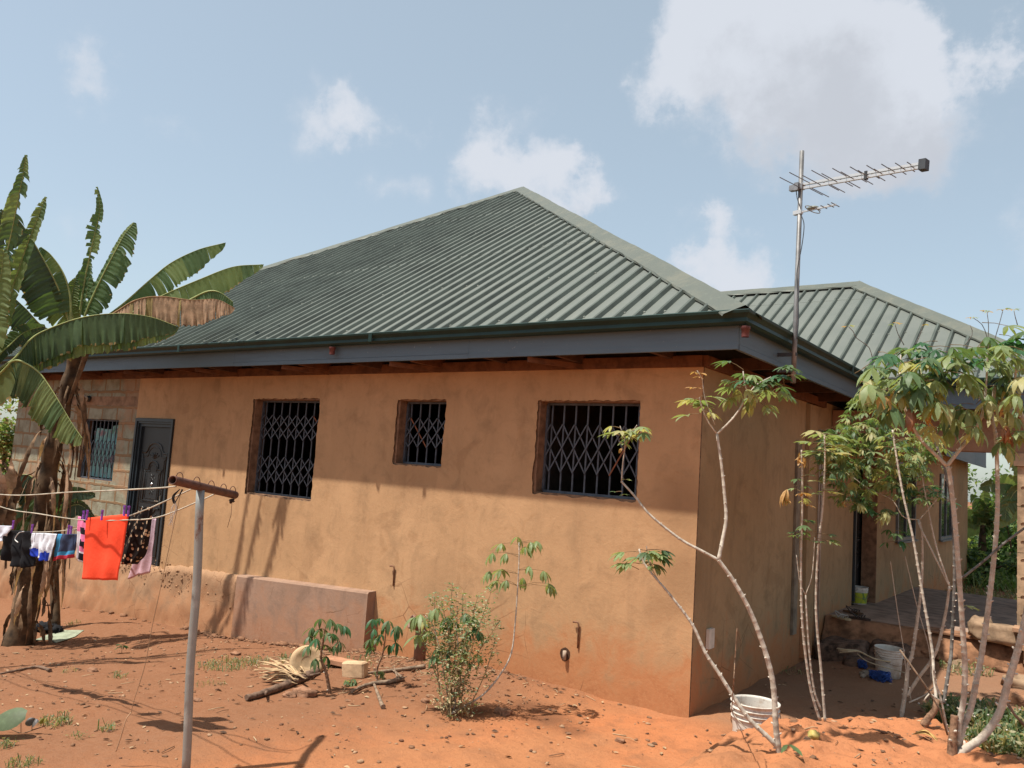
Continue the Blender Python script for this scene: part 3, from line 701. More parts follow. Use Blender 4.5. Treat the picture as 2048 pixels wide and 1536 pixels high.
# ---- doors
M_dk = simple('door_steel', (.009, .011, .013), .5, var=.15, scale=4, spec=.5); M_fr = simple('door_frame', (.018, .028, .036), .5, var=.2, scale=4, spec=.5)
M_br = simple('door_moulding', (.016, .014, .012), .4, spec=.5); M_ch = Mat('chrome', (.6, .6, .6), .25, 1).m
def door(l, r, b, t, plane='y', at_=0, open_=0, parent=house):
    d = bpy.data.objects.new('door', None); S.collection.objects.link(d); d.parent = parent; ORG[d.name] = ORG[parent.name]
    P = (lambda u, o_, z: (u, at_+o_, z)) if plane == 'y' else (lambda u, o_, z: (at_-o_, u, z))
    def bx(mb, u0, u1, o0, o1, z0, z1, m=0):
        a, c = P(u0, o0, z0), P(u1, o1, z1); mb.box(tuple(map(min, a, c)), tuple(map(max, a, c)), m)
    mb = MB()
    for k, (w0, w1, o0) in enumerate(((0, .045, -.03), (.046, .075, -.012), (.076, .12, .015))):
        bx(mb, l+w0, l+w1, o0, .12, b, t-w0); bx(mb, r-w1, r-w0, o0, .12, b, t-w0); bx(mb, l+w1+.0005, r-w1-.0005, o0, .12, t-w1, t-w0)
    mb.build('door_frame', M_fr, d)
    L0, R0, T0 = l+.12, r-.12, t-.12
    mb = MB(); bx(mb, L0+.002, R0-.002, .05, .09, b+.01, T0-.002); mb.build('door_leaf', M_dk, d)
    W_, H_ = R0-L0, T0-b; m = MB()
    Q = lambda u, v, o_=.05: P(L0 + W_*u, o_, b + H_*v)
    def tb(uv, rad, o_=.05): m.tube([Q(u, v, o_) for u, v in uv], rad, 6, 0)
    # outer panel with a stepped crown arch, inner panel repeating it, scroll at the foot
    def archpts(u0, u1, v0, v1, sh_):
        c = (u0+u1)/2; s_ = (u1-u0)/2
        pts = [(u0, v0), (u0, v1-sh_), (u0-.03, v1-sh_*.9), (u0-.03, v1-sh_*.75), (u0+.10, v1-sh_*.75)]
        for k in range(9):
            a = math.pi - math.pi*k/8; pts.append((c + s_*.62*math.cos(a), v1-sh_*.55 + sh_*.55*math.sin(a)))
        pts += [(u1-.10, v1-sh_*.75), (u1+.03, v1-sh_*.75), (u1+.03, v1-sh_*.9), (u1, v1-sh_), (u1, v0), (u0, v0)]; return pts
    tb(archpts(.10, .90, .06, .88, .10), .014); tb(archpts(.16, .84, .44, .85, .10), .008)
    tb(archpts(.24, .76, .45, .745, .08), .014); tb(archpts(.30, .70, .47, .72, .07), .007)
    tb([(.16, .40), (.28, .40), (.33, .375), (.42, .355), (.5, .35), (.58, .355), (.67, .375), (.72, .40), (.84, .40)], .014)
    tb([(.24, .36), (.34, .335), (.5, .32), (.66, .335), (.76, .36)], .009)
    for k in range(5):
        a = math.pi*(.15+.7*k/4); tb([(.5, .765), (.5+.11*math.cos(a), .765+.035*math.sin(a)), (.5+.17*math.cos(a), .77+.04*math.sin(a))], .010)
    tb(archpts(.24, .76, .09, .28, .06), .012)
    for v in (.62, .53): 
        for k in range(6): tb([(.5, v), (.5+.10*math.cos(k*1.05), v+.035*math.sin(k*1.05))], .006)
    m.build('door_moulding', M_br, d)
    mb = MB(); c = Q(.5, .575, .045); mb.lathe(c, [(0, .012), (.016, .010), (.022, 0)], 14, 0, (0,-1,0) if plane == 'y' else (1,0,0)); mb.build('door_viewer', M_ch, d)
    mb = MB(); c = Q(.90, .42, .03); mb.bar(c, Q(.90, .50, .03), .03, .012); mb.bar(Q(.90, .46, .0), Q(.76, .46, .0), .012, .016); mb.build('door_handle', M_ch, d)
    return d
door(DO[0], DO[1], DO[2], DO[3])
door(5.34, 6.6, .47, 2.41, 'x', .0)
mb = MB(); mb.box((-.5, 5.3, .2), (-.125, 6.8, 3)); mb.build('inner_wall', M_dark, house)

# ---- veranda
M_vf = simple('veranda_cement', (.34, .235, .175), .85, var=.3, scale=5, bump=.4, bscale=25)
M_soil = simple('packed_soil', (.30, .15, .08), .95, var=.4, scale=9, bump=1, bscale=18)
M_soilD = simple('rough_rubble', (.16, .10, .07), .95, var=.5, scale=12, bump=1, bscale=25)
rows = []; nF = 60
fl = MB(); fl.box((0.0, 4.06, .30), (2.45, 8.9, .42)); fl.build('veranda_floor', M_vf, house)
ed = MB(); rows = []
for j in range(16):
    row = []
    for i in range(90):
        x = .02 + 2.6*i/89; v = j/15
        z = .44 - (.95)*v; y = 3.98 - .10*math.sin(min(1, v*3)*1.57) - .16*v + .05*noise.noise(Vector((x*4, z*5, 0))) + .03*noise.noise(Vector((x*11, z*12, 0)))
        if j == 0: y = 4.15; z = .424
        if j == 1: y = 3.99 + .02*noise.noise(Vector((x*5, 0, 0))); z = .426
        row.append((x, y, z))
    rows.append(row)
ed.grid(rows, 0, True); ed.build('veranda_edge', [M_soil], house)
pl = MB(); pl.box((1.15, 3.93, .427), (2.5, 4.28, .445)); pl.build('veranda_lip', M_soil, house)
bm_ = MB(); bm_.box((0.01, 4.10, 2.53), (2.45, 4.32, 2.99)); bm_.box((.01, 4.095, 2.53+.16), (2.4, 4.098, 2.56+.16)); bm_.box((2.13, 4.33, 2.53), (2.44, 9.2, 2.98)); bm_.build('veranda_beam', plaster('beam_render', (.26, .15, .09)).m, house)
mb = MB(); mb.box((.02, 4.33, 2.93), (2.12, 9.2, 2.96)); mb.build('veranda_ceiling', simple('dark_timber', (.07, .04, .025), .9), house)
# precast pillar with scallops
M_pil = simple('pillar_render', (.44, .30, .19), .9, var=.3, scale=7, bump=.6, bscale=30)
def pillar(x, y):
    mb = MB()
    for k, (z0, z1) in enumerate(((.447, .93), (.935, 1.42), (1.425, 1.93), (1.935, 2.38))): mb.box((x, y, z0), (x+.26, y+.26, z1))
    mb.box((x-.035, y-.035, 2.384), (x+.295, y+.295, 2.44)); mb.box((x-.02, y-.02, 2.441), (x+.28, y+.28, 2.526)); mb.box((x-.05, y-.05, .42), (x+.31, y+.31, .446))
    for k in range(9):
        z = .54 + k*.2
        for u in (.07, .19):
            mb.tube([(x+u-.035, y-.002, z), (x+u-.02, y-.008, z+.02), (x+u+.02, y-.008, z+.02), (x+u+.035, y-.002, z)], .006, 5, 1)
        mb.tube([(x-.002, y+.08, z), (x-.008, y+.10, z+.02), (x-.008, y+.15, z+.02), (x-.002, y+.17, z)], .006, 5, 1)
    return mb.build('pillar', [M_pil, simple('pillar_scallop', (.33, .21, .13), .9)], house)
pillar(2.035, 4.08); pillar(2.15, 8.5)
# steps of rough concrete below the veranda
for i, (a, b, z0, z1) in enumerate((((.08, 3.35), (.62, 3.86), -.2, .22), ((.45, 3.05), (.98, 3.50), -.2, .14), ((.62, 3.5), (1.02, 3.82), -.2, .27))):
    mb = MB(); mb.lump(((a[0]+b[0])/2, (a[1]+b[1])/2, (z0+z1)/2), (b[0]-a[0])*.54, (b[1]-a[1])*.54, (z1-z0)*.54, 0, i, .10, 20, 14, .42); mb.build('step', M_soilD, house)
# conduit and boards on the side wall, white junction cover
mb = MB(); mb.box((.001, 2.66, .35), (.03, 2.80, 2.5)); mb.build('grey_board', simple('grey_board', (.23, .19, .14), .8, var=.3, scale=6), house)
mb = MB(); mb.tube([(.03, 3.52, .12), (.03, 3.52, 2.7)], .012, 8); mb.tube([(.03, 3.62, .12), (.03, 3.62, 2.7)], .014, 8); mb.build('conduit', simple('pale_conduit', (.42, .33, .26), .6), house)
mb = MB(); mb.box((.001, 3.02, .05), (.05, 3.34, WT-.1)); mb.build('pilaster', M_side, house)
c = on(1421, 1277, x=.02); mb = MB(); mb.bar((.018, c.y, c.z-.085), (.018, c.y, c.z+.085), .12, .03, up=(1,0,0)); mb.build('junction_cover', simple('white_plastic', (.62, .57, .50), .5, var=.15), house)
c = on(172, 797, y=-.05); mb = MB(); mb.lathe((c.x, .0, c.z), [(.055, 0), (.05, .02), (.03, .03)], 16, 1, (0,-1,0)); mb.lathe((c.x, .0, c.z), [(.03, .03), (.055, .06), (.06, .10), (.045, .14), (0, .155)], 16, 0, (0,-1,0)); mb.build('wall_lamp', [simple('lamp_glass', (.7, .68, .62), .3), M_dk], house)

# ================================================================ objects in the yard
Mc = lambda n, c, r=.8, **k: simple(n, c, r, **k)
def G(x, y): return H(x, y)
# ---- clothes pole
M_pipe = Mat('galvanised_pipe', (.26, .27, .255), .5, .3, .4); M_pipe.mix(M_pipe.mul(M_pipe.ramp(M_pipe.noise(5, 6, .7, stretch=(1,1,.5)), .56, .64), .9), (.15, .06, .03)); M_pipe.mix(M_pipe.ramp(M_pipe.noise(9, 5, .7), .5, .7), (.34, .345, .32)); M_pipe = M_pipe.m
M_rpipe = simple('rusty_pipe_bar', (.13, .060, .042), .65, var=.3, scale=16, bump=.4)
BL, BC, BR_ = at(345, 960, 4.85), at(403, 975, 5.25), at(470, 990, 5.8)
bd = (BR_-BL).normalized()
base = at(371, 1545, 5.1); base.z = G(base.x, base.y) - .05
cp = thing('clothes_pole', 'grey steel T-shaped clothes pole with a rusty hollow crossbar', 'clothes pole', (base.x, base.y, base.z))
top = BL + bd*((BC-BL).dot(bd)); top.z -= .0
mb = MB(); n = 14
pp = [base.lerp(top - Vector((0,0,.02)), k/(n-1)) + Vector((.004*math.sin(k*.9), .004*math.cos(k*.7), 0)) for k in range(n)]
mb.tube(pp, .0265, 14); mb.build('pole', M_pipe, cp)
mb = MB()
def ring(mb, c, ax, r, rad, m=0, n=14, a0=0, a1=6.283, up=None):
    ax = Vector(ax).normalized(); a = (up or ax.orthogonal()).normalized(); a = (a - ax*a.dot(ax)).normalized(); b = ax.cross(a)
    mb.tube([c + a*math.cos(a0+(a1-a0)*k/n)*r + b*math.sin(a0+(a1-a0)*k/n)*r for k in range(n+1)], rad, 5, m)
mb.lathe(BL, [(.0215, .25), (.0215, 0), (.027, -.001), (.0275, .02), (.0275, .30), (.029, .305), (.029, .34), (.0275, .345), (.0275, (BR_-BL).length), (.0215, (BR_-BL).length+.001), (.0215, (BR_-BL).length-.1)], 20, 0, bd)
mb.build('crossbar', M_rpipe, cp)
hooks = [BL + bd*((BR_-BL).length*k) for k in (.09, .34, .57, .78, .95)]
for h in hooks:
    mb = MB(); hs_ = bd.cross(Vector((0,0,1))).normalized(); mb.tube([h + hs_*.017*math.cos(q) + Vector((0,0,.02 + .036*math.sin(q))) + bd*.01*math.cos(q) for q in [math.pi*k/12 for k in range(13)]], .0028, 6); mb.build('hook', M_rpipe, cp)
mb = MB(); mb.lump(BR_ - bd*.05 + Vector((0,0,-.045)), .02, .02, .018, 0, 4, .4); mb.tube([BR_ - bd*.04 + Vector((0,0,-.05)), at(462, 1030, 5.7), at(455, 1055, 5.68)], .0015, 4); mb.build('wire_knot', simple('dark_cord', (.05,.03,.02), .9), cp)
# ---- ropes
M_rope = simple('pale_rope', (.52, .46, .36), .9, bump=1, bscale=300); M_rope2 = simple('old_rope', (.34, .24, .15), .9)
def catmull(pts, n=6):
    pts = [Vector(p) for p in pts]; P_ = [pts[0]*2-pts[1]] + pts + [pts[-1]*2-pts[-2]]; out_ = []
    for i in range(1, len(P_)-2):
        for k in range(n):
            t = k/n; a, b, c, d = P_[i-1], P_[i], P_[i+1], P_[i+2]
            out_.append(.5*((2*b) + (c-a)*t + (2*a-5*b+4*c-d)*t*t + (3*b-a-3*c+d)*t**3))
    out_.append(pts[-1]); return out_
def rope(name, pts, r, mat, label, cat='rope', group=None, n=8):
    mb = MB(); mb.tube(catmull(pts, n), r, 6); return tag(mb.build(name, mat, org=pts[0]), label, cat, group)
RP1 = [hooks[0] + Vector((0,-.0,-.0)), at(300, 977, 5.15), on(150, 984, y=-3.72), on(0, 989, y=-3.72), Vector((-6.2,-3.7,1.50)), Vector((-7.45,-3.45,1.58))]
RP1[0] = at(352, 973, 4.95)
rope('clothesline', RP1, .0052, M_rope, 'taut upper clothesline of pale rope, empty, running left from the near end of the crossbar', 'clothesline')
RP2 = [at(440, 983, 5.6), at(397, 1003, 5.45), at(318, 1034, 5.62), on(255, 1040, y=-3.6), on(165, 1040, y=-3.58), on(80, 1028, y=-3.55), on(0, 1013, y=-3.52), Vector((-6.2,-3.5,1.48)), Vector((-7.42,-3.4,1.62))]
rope('clothesline', RP2, .0048, M_rope, 'middle clothesline carrying the bright orange cloth', 'clothesline')
RP3 = [at(388, 976, 5.4), at(318, 1008, 5.5), at(285, 1022, 5.6), on(215, 1046, y=-3.42), on(130, 1061, y=-3.38), on(60, 1064, y=-3.36), on(-40, 1058, y=-3.34), Vector((-6.4,-3.35,1.30)), Vector((-7.35,-3.3,1.56))]
rope('clothesline', RP3, .0048, M_rope, 'sagging clothesline behind, with socks, shorts and dark garments pegged along it', 'clothesline')
rope('hanging_cord', [at(363, 978, 5.0), at(352, 1030, 5.0), at(335, 1110, 5.02), at(318, 1190, 5.05), at(305, 1250, 5.08), at(290, 1330, 5.1), at(270, 1395, 5.14), at(262, 1425, 5.16)], .0022, M_rope2, 'thin brown cord hanging slanted from the crossbar almost to the soil', 'cord')
rope('hanging_cord', [at(262, 1425, 5.16), at(252, 1440, 5.15), at(243, 1470, 5.15), at(232, 1503, 5.15)], .0038, simple('frayed_tan_cord', (.5, .33, .2), .9), 'frayed tan cord end tied to the bottom of the slanted cord', 'cord')
mb = MB(); 
for k in range(3):
    c = at(357, 990, 4.98); mb.tube(catmull([at(360, 978, 4.98), at(349-k*2, 992, 4.98), at(350-k, 1003+k*2, 4.98), at(356, 995, 4.97), at(364+k, 979, 4.97)], 6), .0028, 5)
tag(mb.build('cord_loop', simple('black_cord', (.02, .02, .025), .8), org=at(357, 978, 4.98)), 'small bundle of black cord knotted round the near half of the crossbar', 'cord')
mb = MB()
for k in range(5):
    mb.tube(catmull([at(351, 1005, 4.99), at(348+rnd.uniform(-6,6), 1020, 4.99), at(343+rnd.uniform(-7,5), 1052+rnd.uniform(-12,6), 4.99)], 4), .0018, 4)
tag(mb.build('string_tassel', simple('white_string', (.7, .68, .62), .9), org=at(351, 1005, 4.99)), 'short white string tassel dangling under the black cord', 'string')
# ---- laundry
def cloth(name, quad, mats, label, cat, wave=.012, nu=26, nv=26, thick=.004, seed=0, folds=5, mfun=None, group=None, round_=0, droop=0, back=0):
    """quad: top-left, top-right, bottom-right, bottom-left world points"""
    tl, tr, br, bl = [Vector(q) for q in quad]; nrm = (tr-tl).cross(bl-tl).normalized(); mb = MB(); rows = []
    for j in range(nv+1):
        v = j/nv; row = []
        for i in range(nu+1):
            u = i/nu; p = (tl.lerp(tr, u)).lerp(bl.lerp(br, u), v)
            k = (.25+.75*v)
            p = p + nrm*(wave*k*math.sin(u*folds*6.28 + seed + v*1.2) + wave*.9*noise.noise(Vector((u*3, v*3, seed))))
            p.z -= droop*math.sin(u*3.14)*v + round_*v*(abs(2*u-1)**3)*-1 + .012*noise.noise(Vector((u*4, seed, 5)))*v
            row.append(p)
        rows.append(row)
    b0 = len(mb.f); mb.grid(rows, 0, True)
    if mfun:
        for j in range(nv):
            for i in range(nu): mb.m[j*nu+i] = mfun((i+.5)/nu, (j+.5)/nv)
    o = mb.build(name, mats, org=tl.lerp(tr, .5)); 
    md = o.modifiers.new('thickness', 'SOLIDIFY'); md.thickness = thick; md.offset = 0
    return tag(o, label, cat, group)
def cm(name, col, rough=.85):
    m = Mat(name, col, rough, 0, .15); m.mix(m.mul(m.ramp(m.noise(6, 5, .6), .4, .7), .35), tuple(c*.72 for c in col)); m.bump(m.noise(9, 4, .6), .6, .012); m.bump(m.noise(400, 2), .2, .001); return m.m
YO = -3.60
o_ = cloth('orange_cloth', [on(172, 1036, y=YO), on(257, 1028, y=YO), on(233, 1161, y=YO+.02), on(162, 1158, y=YO+.02)], [cm('orange_fabric', (.85, .075, .03))],
      'bright orange plain cloth pegged in the middle of the washing', 'cloth', .009, seed=1, folds=2)
# floral dress: bleached print on black
fm = Mat('floral_fabric', (.012, .010, .010), .85, 0, .15)
v1 = fm.n('ShaderNodeTexVoronoi'); v1.inputs['Scale'].default_value = 26; fm.l(fm.P, v1.inputs['Vector'])
fm.mix(fm.mul(fm.ramp(v1.outputs['Distance'], .36, .30), fm.ramp(fm.noise(11, 5, .7), .40, .50)), (.55, .40, .26)); fm.bump(fm.noise(9, 4), .8, .02)
tl, tr, br, bl = on(262, 1028, y=-3.44), on(313, 1008, y=-3.50), on(288, 1128, y=-3.42), on(233, 1128, y=-3.42)
mb = MB(); rows = []
for j in range(29):
    v = j/28; row = []
    wv = (.62 + .25*math.sin(min(1, v*1.5)*1.57)) if v < .75 else .87*math.sqrt(max(.02, 1-((v-.75)/.27)**2))
    for i in range(25):
        a = 2*math.pi*i/24; u = .5 + .5*math.sin(a)*wv
        p = tl.lerp(tr, u).lerp(bl.lerp(br, u), v); p = p + Vector((.02, -1, 0))*(.045*math.cos(a)*(.4+.6*v)) + Vector((0,-1,0))*.012*math.sin(a*5+v*3)
        p.z += .012*noise.noise(Vector((u*6, v*5, 2)))
        row.append(p)
    rows.append(row)
mb.grid(rows, 0, True)
tag(mb.build('printed_dress', fm.m, org=tl.lerp(tr, .5)), 'black dress with a cream flower print hanging in a rounded bundle beside the door', 'dress')
cloth('pink_cloth', [on(298, 1030, y=-3.30), on(312, 1038, y=-3.30), on(302, 1146, y=-3.30), on(258, 1158, y=-3.30)], [cm('pale_pink_fabric', (.52, .36, .42))], 'pale pink cloth hanging behind the black flowered dress', 'cloth', .012, seed=3, folds=2, droop=-.01)
def stripes(u, v): return 1 if (int(v*7 + .4*math.sin(u*4)) % 2 == 0 and u > .2) else (2 if (u < .35 and v > .35) or v > .78 else 0)
cloth('striped_towel', [on(157, 1033, y=-3.50), on(178, 1036, y=-3.50), on(171, 1128, y=-3.48), on(153, 1118, y=-3.48)], [cm('pink_fabric', (.80, .22, .42)), cm('black_fabric', (.02, .018, .025)), cm('white_fabric', (.72, .70, .76))], 'narrow pink and black striped top with a white hem beside the orange cloth', 'top', .012, seed=5, folds=2, mfun=stripes)
def bl_(u, v): return 1 if v > .86 else (2 if (u < .2 or v > .70) else 0)
cloth('navy_shorts', [on(117, 1068, y=-3.40), on(156, 1068, y=-3.42), on(147, 1115, y=-3.38), on(103, 1122, y=-3.38)], [cm('navy_fabric', (.035, .05, .10)), cm('red_fabric', (.42, .03, .05)), cm('blue_fabric', (.05, .26, .48))], 'navy shorts with light blue and red borders on the clothesline', 'shorts', .012, seed=6, folds=2, mfun=bl_)
def sk_(u, v): return 1 if v > .62 + .25*abs(u-.4) and (u < .72) else 0
for i, (q, lab, sd_) in enumerate(((((64,1066),(88,1066),(86,1118),(57,1110)), 'white sock with blue patterned cuff, the one touching the black shorts', 0), (((89,1066),(114,1068),(100,1122),(80,1120)), 'white sock with blue patterned cuff, the one touching the navy shorts', 3))):
    cloth('sock', [on(*q[k], y=-3.39-.02*i) for k in range(4)], [cm('sock_white', (.66, .68, .74)), cm('sock_blue', (.02, .05, .42))], lab, 'sock', .012, seed=sd_, folds=2, mfun=sk_, group='white and blue socks on the clothesline')
cloth('black_shorts', [on(8, 1060, y=-3.38), on(62, 1062, y=-3.38), on(70, 1132, y=-3.36), on(6, 1118, y=-3.36)], [cm('black_jersey', (.010, .010, .012))], 'black shorts with a white drawstring, pegged between pale garments', 'shorts', .03, seed=9, folds=3, droop=.04)
rope('drawstring', [on(36, 1085, y=-3.46), on(30, 1078, y=-3.46), on(38, 1066, y=-3.46), on(48, 1063, y=-3.45)], .004, simple('white_cord', (.75,.75,.72), .8), 'white drawstring loop hanging out of the black shorts', 'drawstring')
cloth('white_garment', [on(-30, 1050, y=-3.40), on(26, 1052, y=-3.40), on(8, 1082, y=-3.39), on(-30, 1090, y=-3.39)], [cm('white_jersey', (.62, .64, .72))], 'white garment at the left end of the washing, cut by the picture edge', 'garment', .012, seed=12, folds=2)
# pegs
M_peg = simple('purple_plastic', (.30, .08, .50), .35, spec=.5)
pegs = [(168,1032,-3.54,'above the pink striped top'), (175,1031,-3.62,'on the left corner of the orange cloth'), (205,1031,-3.63,'on the middle of the orange cloth'), (250,1022,-3.63,'on the right corner of the orange cloth'), (258,1023,-3.60,'between the orange cloth and the flowered dress'),
        (27,1050,-3.42,'on the white garment at the far left'), (65,1058,-3.42,'between the black shorts and the socks'), (138,1060,-3.44,'on the left of the navy shorts'), (143,1062,-3.40,'on the right of the navy shorts')]
for px, py, y, w in pegs:
    c = on(px, py, y=y); mb = MB(); k = rnd.uniform(-.25, .25)
    for sgn in (-1, 1):
        mb.bar(c + Vector((sgn*.004+k*.02, -.004, .030)), c + Vector((sgn*.0035, -.004, -.034)), .0055, .011, 0, up=(0,1,0))
        mb.bar(c + Vector((sgn*.0075+k*.02, -.004, .040)), c + Vector((sgn*.004+k*.01, -.004, .012)), .004, .011, 0, up=(0,1,0))
    ring(mb, c + Vector((0, -.004, .004)), (0,1,0), .006, .0015, 1, 8)
    tag(mb.build('clothes_peg', [M_peg, M_ch], org=c), 'purple plastic peg ' + w, 'clothes peg', 'purple pegs on the clotheslines')

# ---- buckets
M_bk = Mat('white_bucket', (.56, .52, .46), .45, 0, .4); M_bk.mix(M_bk.mul(M_bk.ramp(M_bk.noise(7, 7, .75), .48, .66), .75), (.36, .25, .17)); M_bk.mix(M_bk.mul(M_bk.ramp(M_bk.noise(30, 4, .7), .58, .7), .6), (.2, .13, .09)); M_bk = M_bk.m
def bucket(c, r, h, label, mat, band=None, tilt=(0,0,1), sc=1, group=None):
    t = thing('bucket', label, 'bucket', c, group); n = Vector(tilt).normalized(); mb = MB(); r0 = r*.84
    pr = [(0, .004), (r0*.9, .004), (r0, .006)]
    pr += [(r0 + (r-r0)*k, h*k) for k in (.2, .4, .6, .70)]
    for k in (.72, .80, .88): rr = r0 + (r-r0)*k; pr += [(rr, h*k), (rr+.009, h*(k+.006)), (rr+.009, h*(k+.022)), (rr, h*(k+.028))]
    pr += [(r, h*.975), (r+.008, h*.98), (r+.008, h), (r-.004, h), (r-.004, h*.96)] + [(r0 + (r-r0)*k - .005, h*k) for k in (.8, .5, .1)] + [(r0-.006, .03), (0, .028)]
    mb.lathe(c, pr, 32, 0, n)
    mb.build('body', mat, t)
    if band:
        mb = MB(); mb.lathe(c, [(r0 + (r-r0)*k + .0025, h*k) for k in (.10, .40, .69)], 32, 0, n); mb.build('paper_band', band, t)
    mb = MB(); a = Vector((.75, .65, 0)).normalized()
    k_ = [c + n*h*.86 + a*(r+.01)*math.cos(q) + n*(-.0) + Vector((-a.y, a.x, 0))*(r+.022)*math.sin(q)*-1 + Vector((0,0,-.11*abs(math.sin(q)))) for q in [math.pi*k/14 for k in range(15)]]
    mb.tube(k_, .0028, 6); mb.build('handle', simple('wire_handle', (.3, .24, .18), .5, metal=.5), t)
    for q in (0, math.pi):
        mb = MB(); mb.lathe(c + n*h*.86 + a*(r*.98)*math.cos(q), [(.016, 0), (.014, .014), (0, .016)], 10, 0, a*math.cos(q)); mb.build('handle_lug', mat, t)
    return t
c = at(1507, 1512, 5.45); c.z = G(c.x, c.y)-.01
bucket(c, .155, .39, 'dirty white plastic bucket standing behind the orange mound by the house corner', M_bk)
c = onG(1776, 1352, 6); c.z = G(c.x, c.y)-.01; BK2 = c.copy()
bucket(c, .140, .30, 'small white plastic bucket with a split rim standing by the veranda steps', M_bk, tilt=(.03, -.02, 1))
yb = Mat('yellow_label', (.38, .40, .03), .5); yb.mix(yb.ramp(yb.noise(30, 2, .4, stretch=(1,1,.3)), .56, .6), (.12, .22, .05)); yb = yb.m
c = on(1740, 1236, z=.421); c = Vector((.03, 5.55, .421))
bucket(c, .125, .24, 'paint bucket with a yellow-green band in front of the veranda door', M_bk, yb)
# brush of pale fibre across the rim of the second bucket
mb = MB(); a, b = at(1680, 1301, 8.6), BK2 + Vector((.08, -.06, .17)); mid = at(1715, 1302, 8.55)
mb.tube(catmull([a, mid, at(1750, 1318, 8.4), b], 6), .008, 7)
mb.tube(catmull([mid + Vector((0,0,-.03)), at(1740, 1325, 8.4), b + Vector((.12,-.05,-.08))], 6), .005, 6)
for k in range(16): mb.tube([mid + Vector((rnd.uniform(-.02,.02), 0, rnd.uniform(-.01,.01))), a + Vector((rnd.uniform(-.03,.03), rnd.uniform(-.03,.03), rnd.uniform(-.025,.025)))], .003, 4)
tag(mb.build('fibre_brush', simple('pale_fibre', (.5, .4, .26), .9), org=mid), 'pale fibre brush with a long bent handle leaning on the small white bucket', 'brush')
# blue plastic twine, two tangles
for (px, py, rx, n_, lab) in ((1755, 1362, .15, 46, 'larger tangled heap of blue plastic twine in front of the small white bucket'), (1722, 1338, .07, 18, 'smaller tangle of blue plastic twine left of the larger heap')):
    c = onG(px, py, 6) + Vector((0,0,.045)); mb = MB()
    for k in range(n_):
        a = rnd.uniform(0, 6.28); pts = []
        for q in range(7):
            a += rnd.uniform(.3, 1.2); rr = rx*rnd.uniform(.35, 1.0)
            pts.append(c + Vector((math.cos(a)*rr*.8+rr*.2, math.sin(a)*rr*.45, rnd.uniform(-.04, .06))))
        mb.tube(catmull(pts, 3), .0035, 4)
    tag(mb.build('blue_twine', simple('blue_plastic', (.015, .07, .30), .5, spec=.5), org=c), lab, 'twine')
mb = MB(); 
for k in range(12):
    c = onG(1728+rnd.uniform(-12,12), 1350+rnd.uniform(-6,6), 6); mb.lump(c + Vector((0,0,.02)), .03, .02, .02, 0, k, .5, 6, 4)
tag(mb.build('crumpled_rag', simple('grey_rag', (.30, .25, .20), .9), org=onG(1728, 1350, 6)), 'crumpled grey rag caught in the blue twine', 'rag')
# sandals by the door
M_sol = simple('sandal_sole', (.42, .33, .20), .8); M_str = simple('sandal_strap', (.05, .035, .03), .6); M_str2 = simple('grey_strap', (.35, .33, .30), .6)
def sandal(c, ang, label, ms, sole):
    t = thing('sandal', label, 'sandal', c, 'sandals on the veranda edge'); ca, sa = math.cos(ang), math.sin(ang)
    T = lambda u, v, z: (c.x + ca*u - sa*v, c.y + sa*u + ca*v, c.z + z)
    mb = MB(); o1 = [(-.13,0),(-.12,.03),(-.05,.035),(.03,.045),(.10,.045),(.14,.02),(.145,0),(.14,-.02),(.10,-.042),(.03,-.042),(-.05,-.033),(-.12,-.028)]
    mb.add([T(u,v,0) for u,v in o1] + [T(u,v,.02) for u,v in o1], [tuple(range(12))[::-1], tuple(range(12,24))] + [(i,(i+1)%12,12+(i+1)%12,12+i) for i in range(12)]); mb.build('sole', sole, t)
    mb = MB()
    for u in (.02, .05, .08):
        mb.tube(catmull([T(u-.02,.044,.015), T(u-.005,.03,.045), T(u,0,.055), T(u-.005,-.03,.045), T(u-.02,-.042,.015)], 4), .007, 6)
    mb.tube(catmull([T(.0,.042,.015), T(-.05,.03,.05), T(-.09,.0,.075), T(-.05,-.03,.05), T(.0,-.042,.015)], 4), .006, 6); mb.build('strap', ms, t)
z_ = .43
def onz(px, py): p = on(px, py, z=z_); return p
sandal(onz(1682, 1237), -.5, 'tan-soled sandal with grey straps, nearest the veranda edge', M_str2, M_sol)
sandal(onz(1705, 1226), -.3, 'brown sandal behind the tan-soled one', M_str, simple('brown_sole', (.12,.06,.03), .8))
sandal(onz(1716, 1238), .1, 'dark flat sandal lying nearest the yellow paint bucket', M_str, simple('dark_sole', (.06,.035,.025), .8))
# stones and coping pieces by the pillar
M_st = simple('sandstone', (.30, .20, .125), .9, var=.3, scale=9, bump=1, bscale=18)
mb = MB(); c = Vector((1.86, 3.93, .53)); mb.lump(c, .27, .12, .10, 0, 3, .14, 30, 20, .5); tag(mb.build('stone', M_st, org=c), 'large pale stone lying on the veranda edge left of the pillar', 'stone')
mb = MB(); c = Vector((1.70, 3.93, .57)); mb.lump(c, .12, .11, .115, 0, 8, .13, 22, 16, .6); tag(mb.build('stone', M_st, org=c), 'rounded pale stone at the left end of the large one on the veranda edge', 'stone')
for i, (z, dx) in enumerate(((.60, 0), (.42, .05))):
    mb = MB(); mb.box((2.02+dx, 3.72, z), (2.50, 4.0, z+.04)); mb.box((2.07+dx, 3.76, z-.14), (2.48, 3.99, z-.001))
    tag(mb.build('coping_block', simple('coping', (.36, .21, .125), .9, var=.3, scale=8, bump=.6), org=(2.25, 3.85, z-.14)), ('upper' if i == 0 else 'lower') + ' moulded concrete coping block stacked in front of the pillar', 'concrete block', 'coping blocks stacked before the pillar')
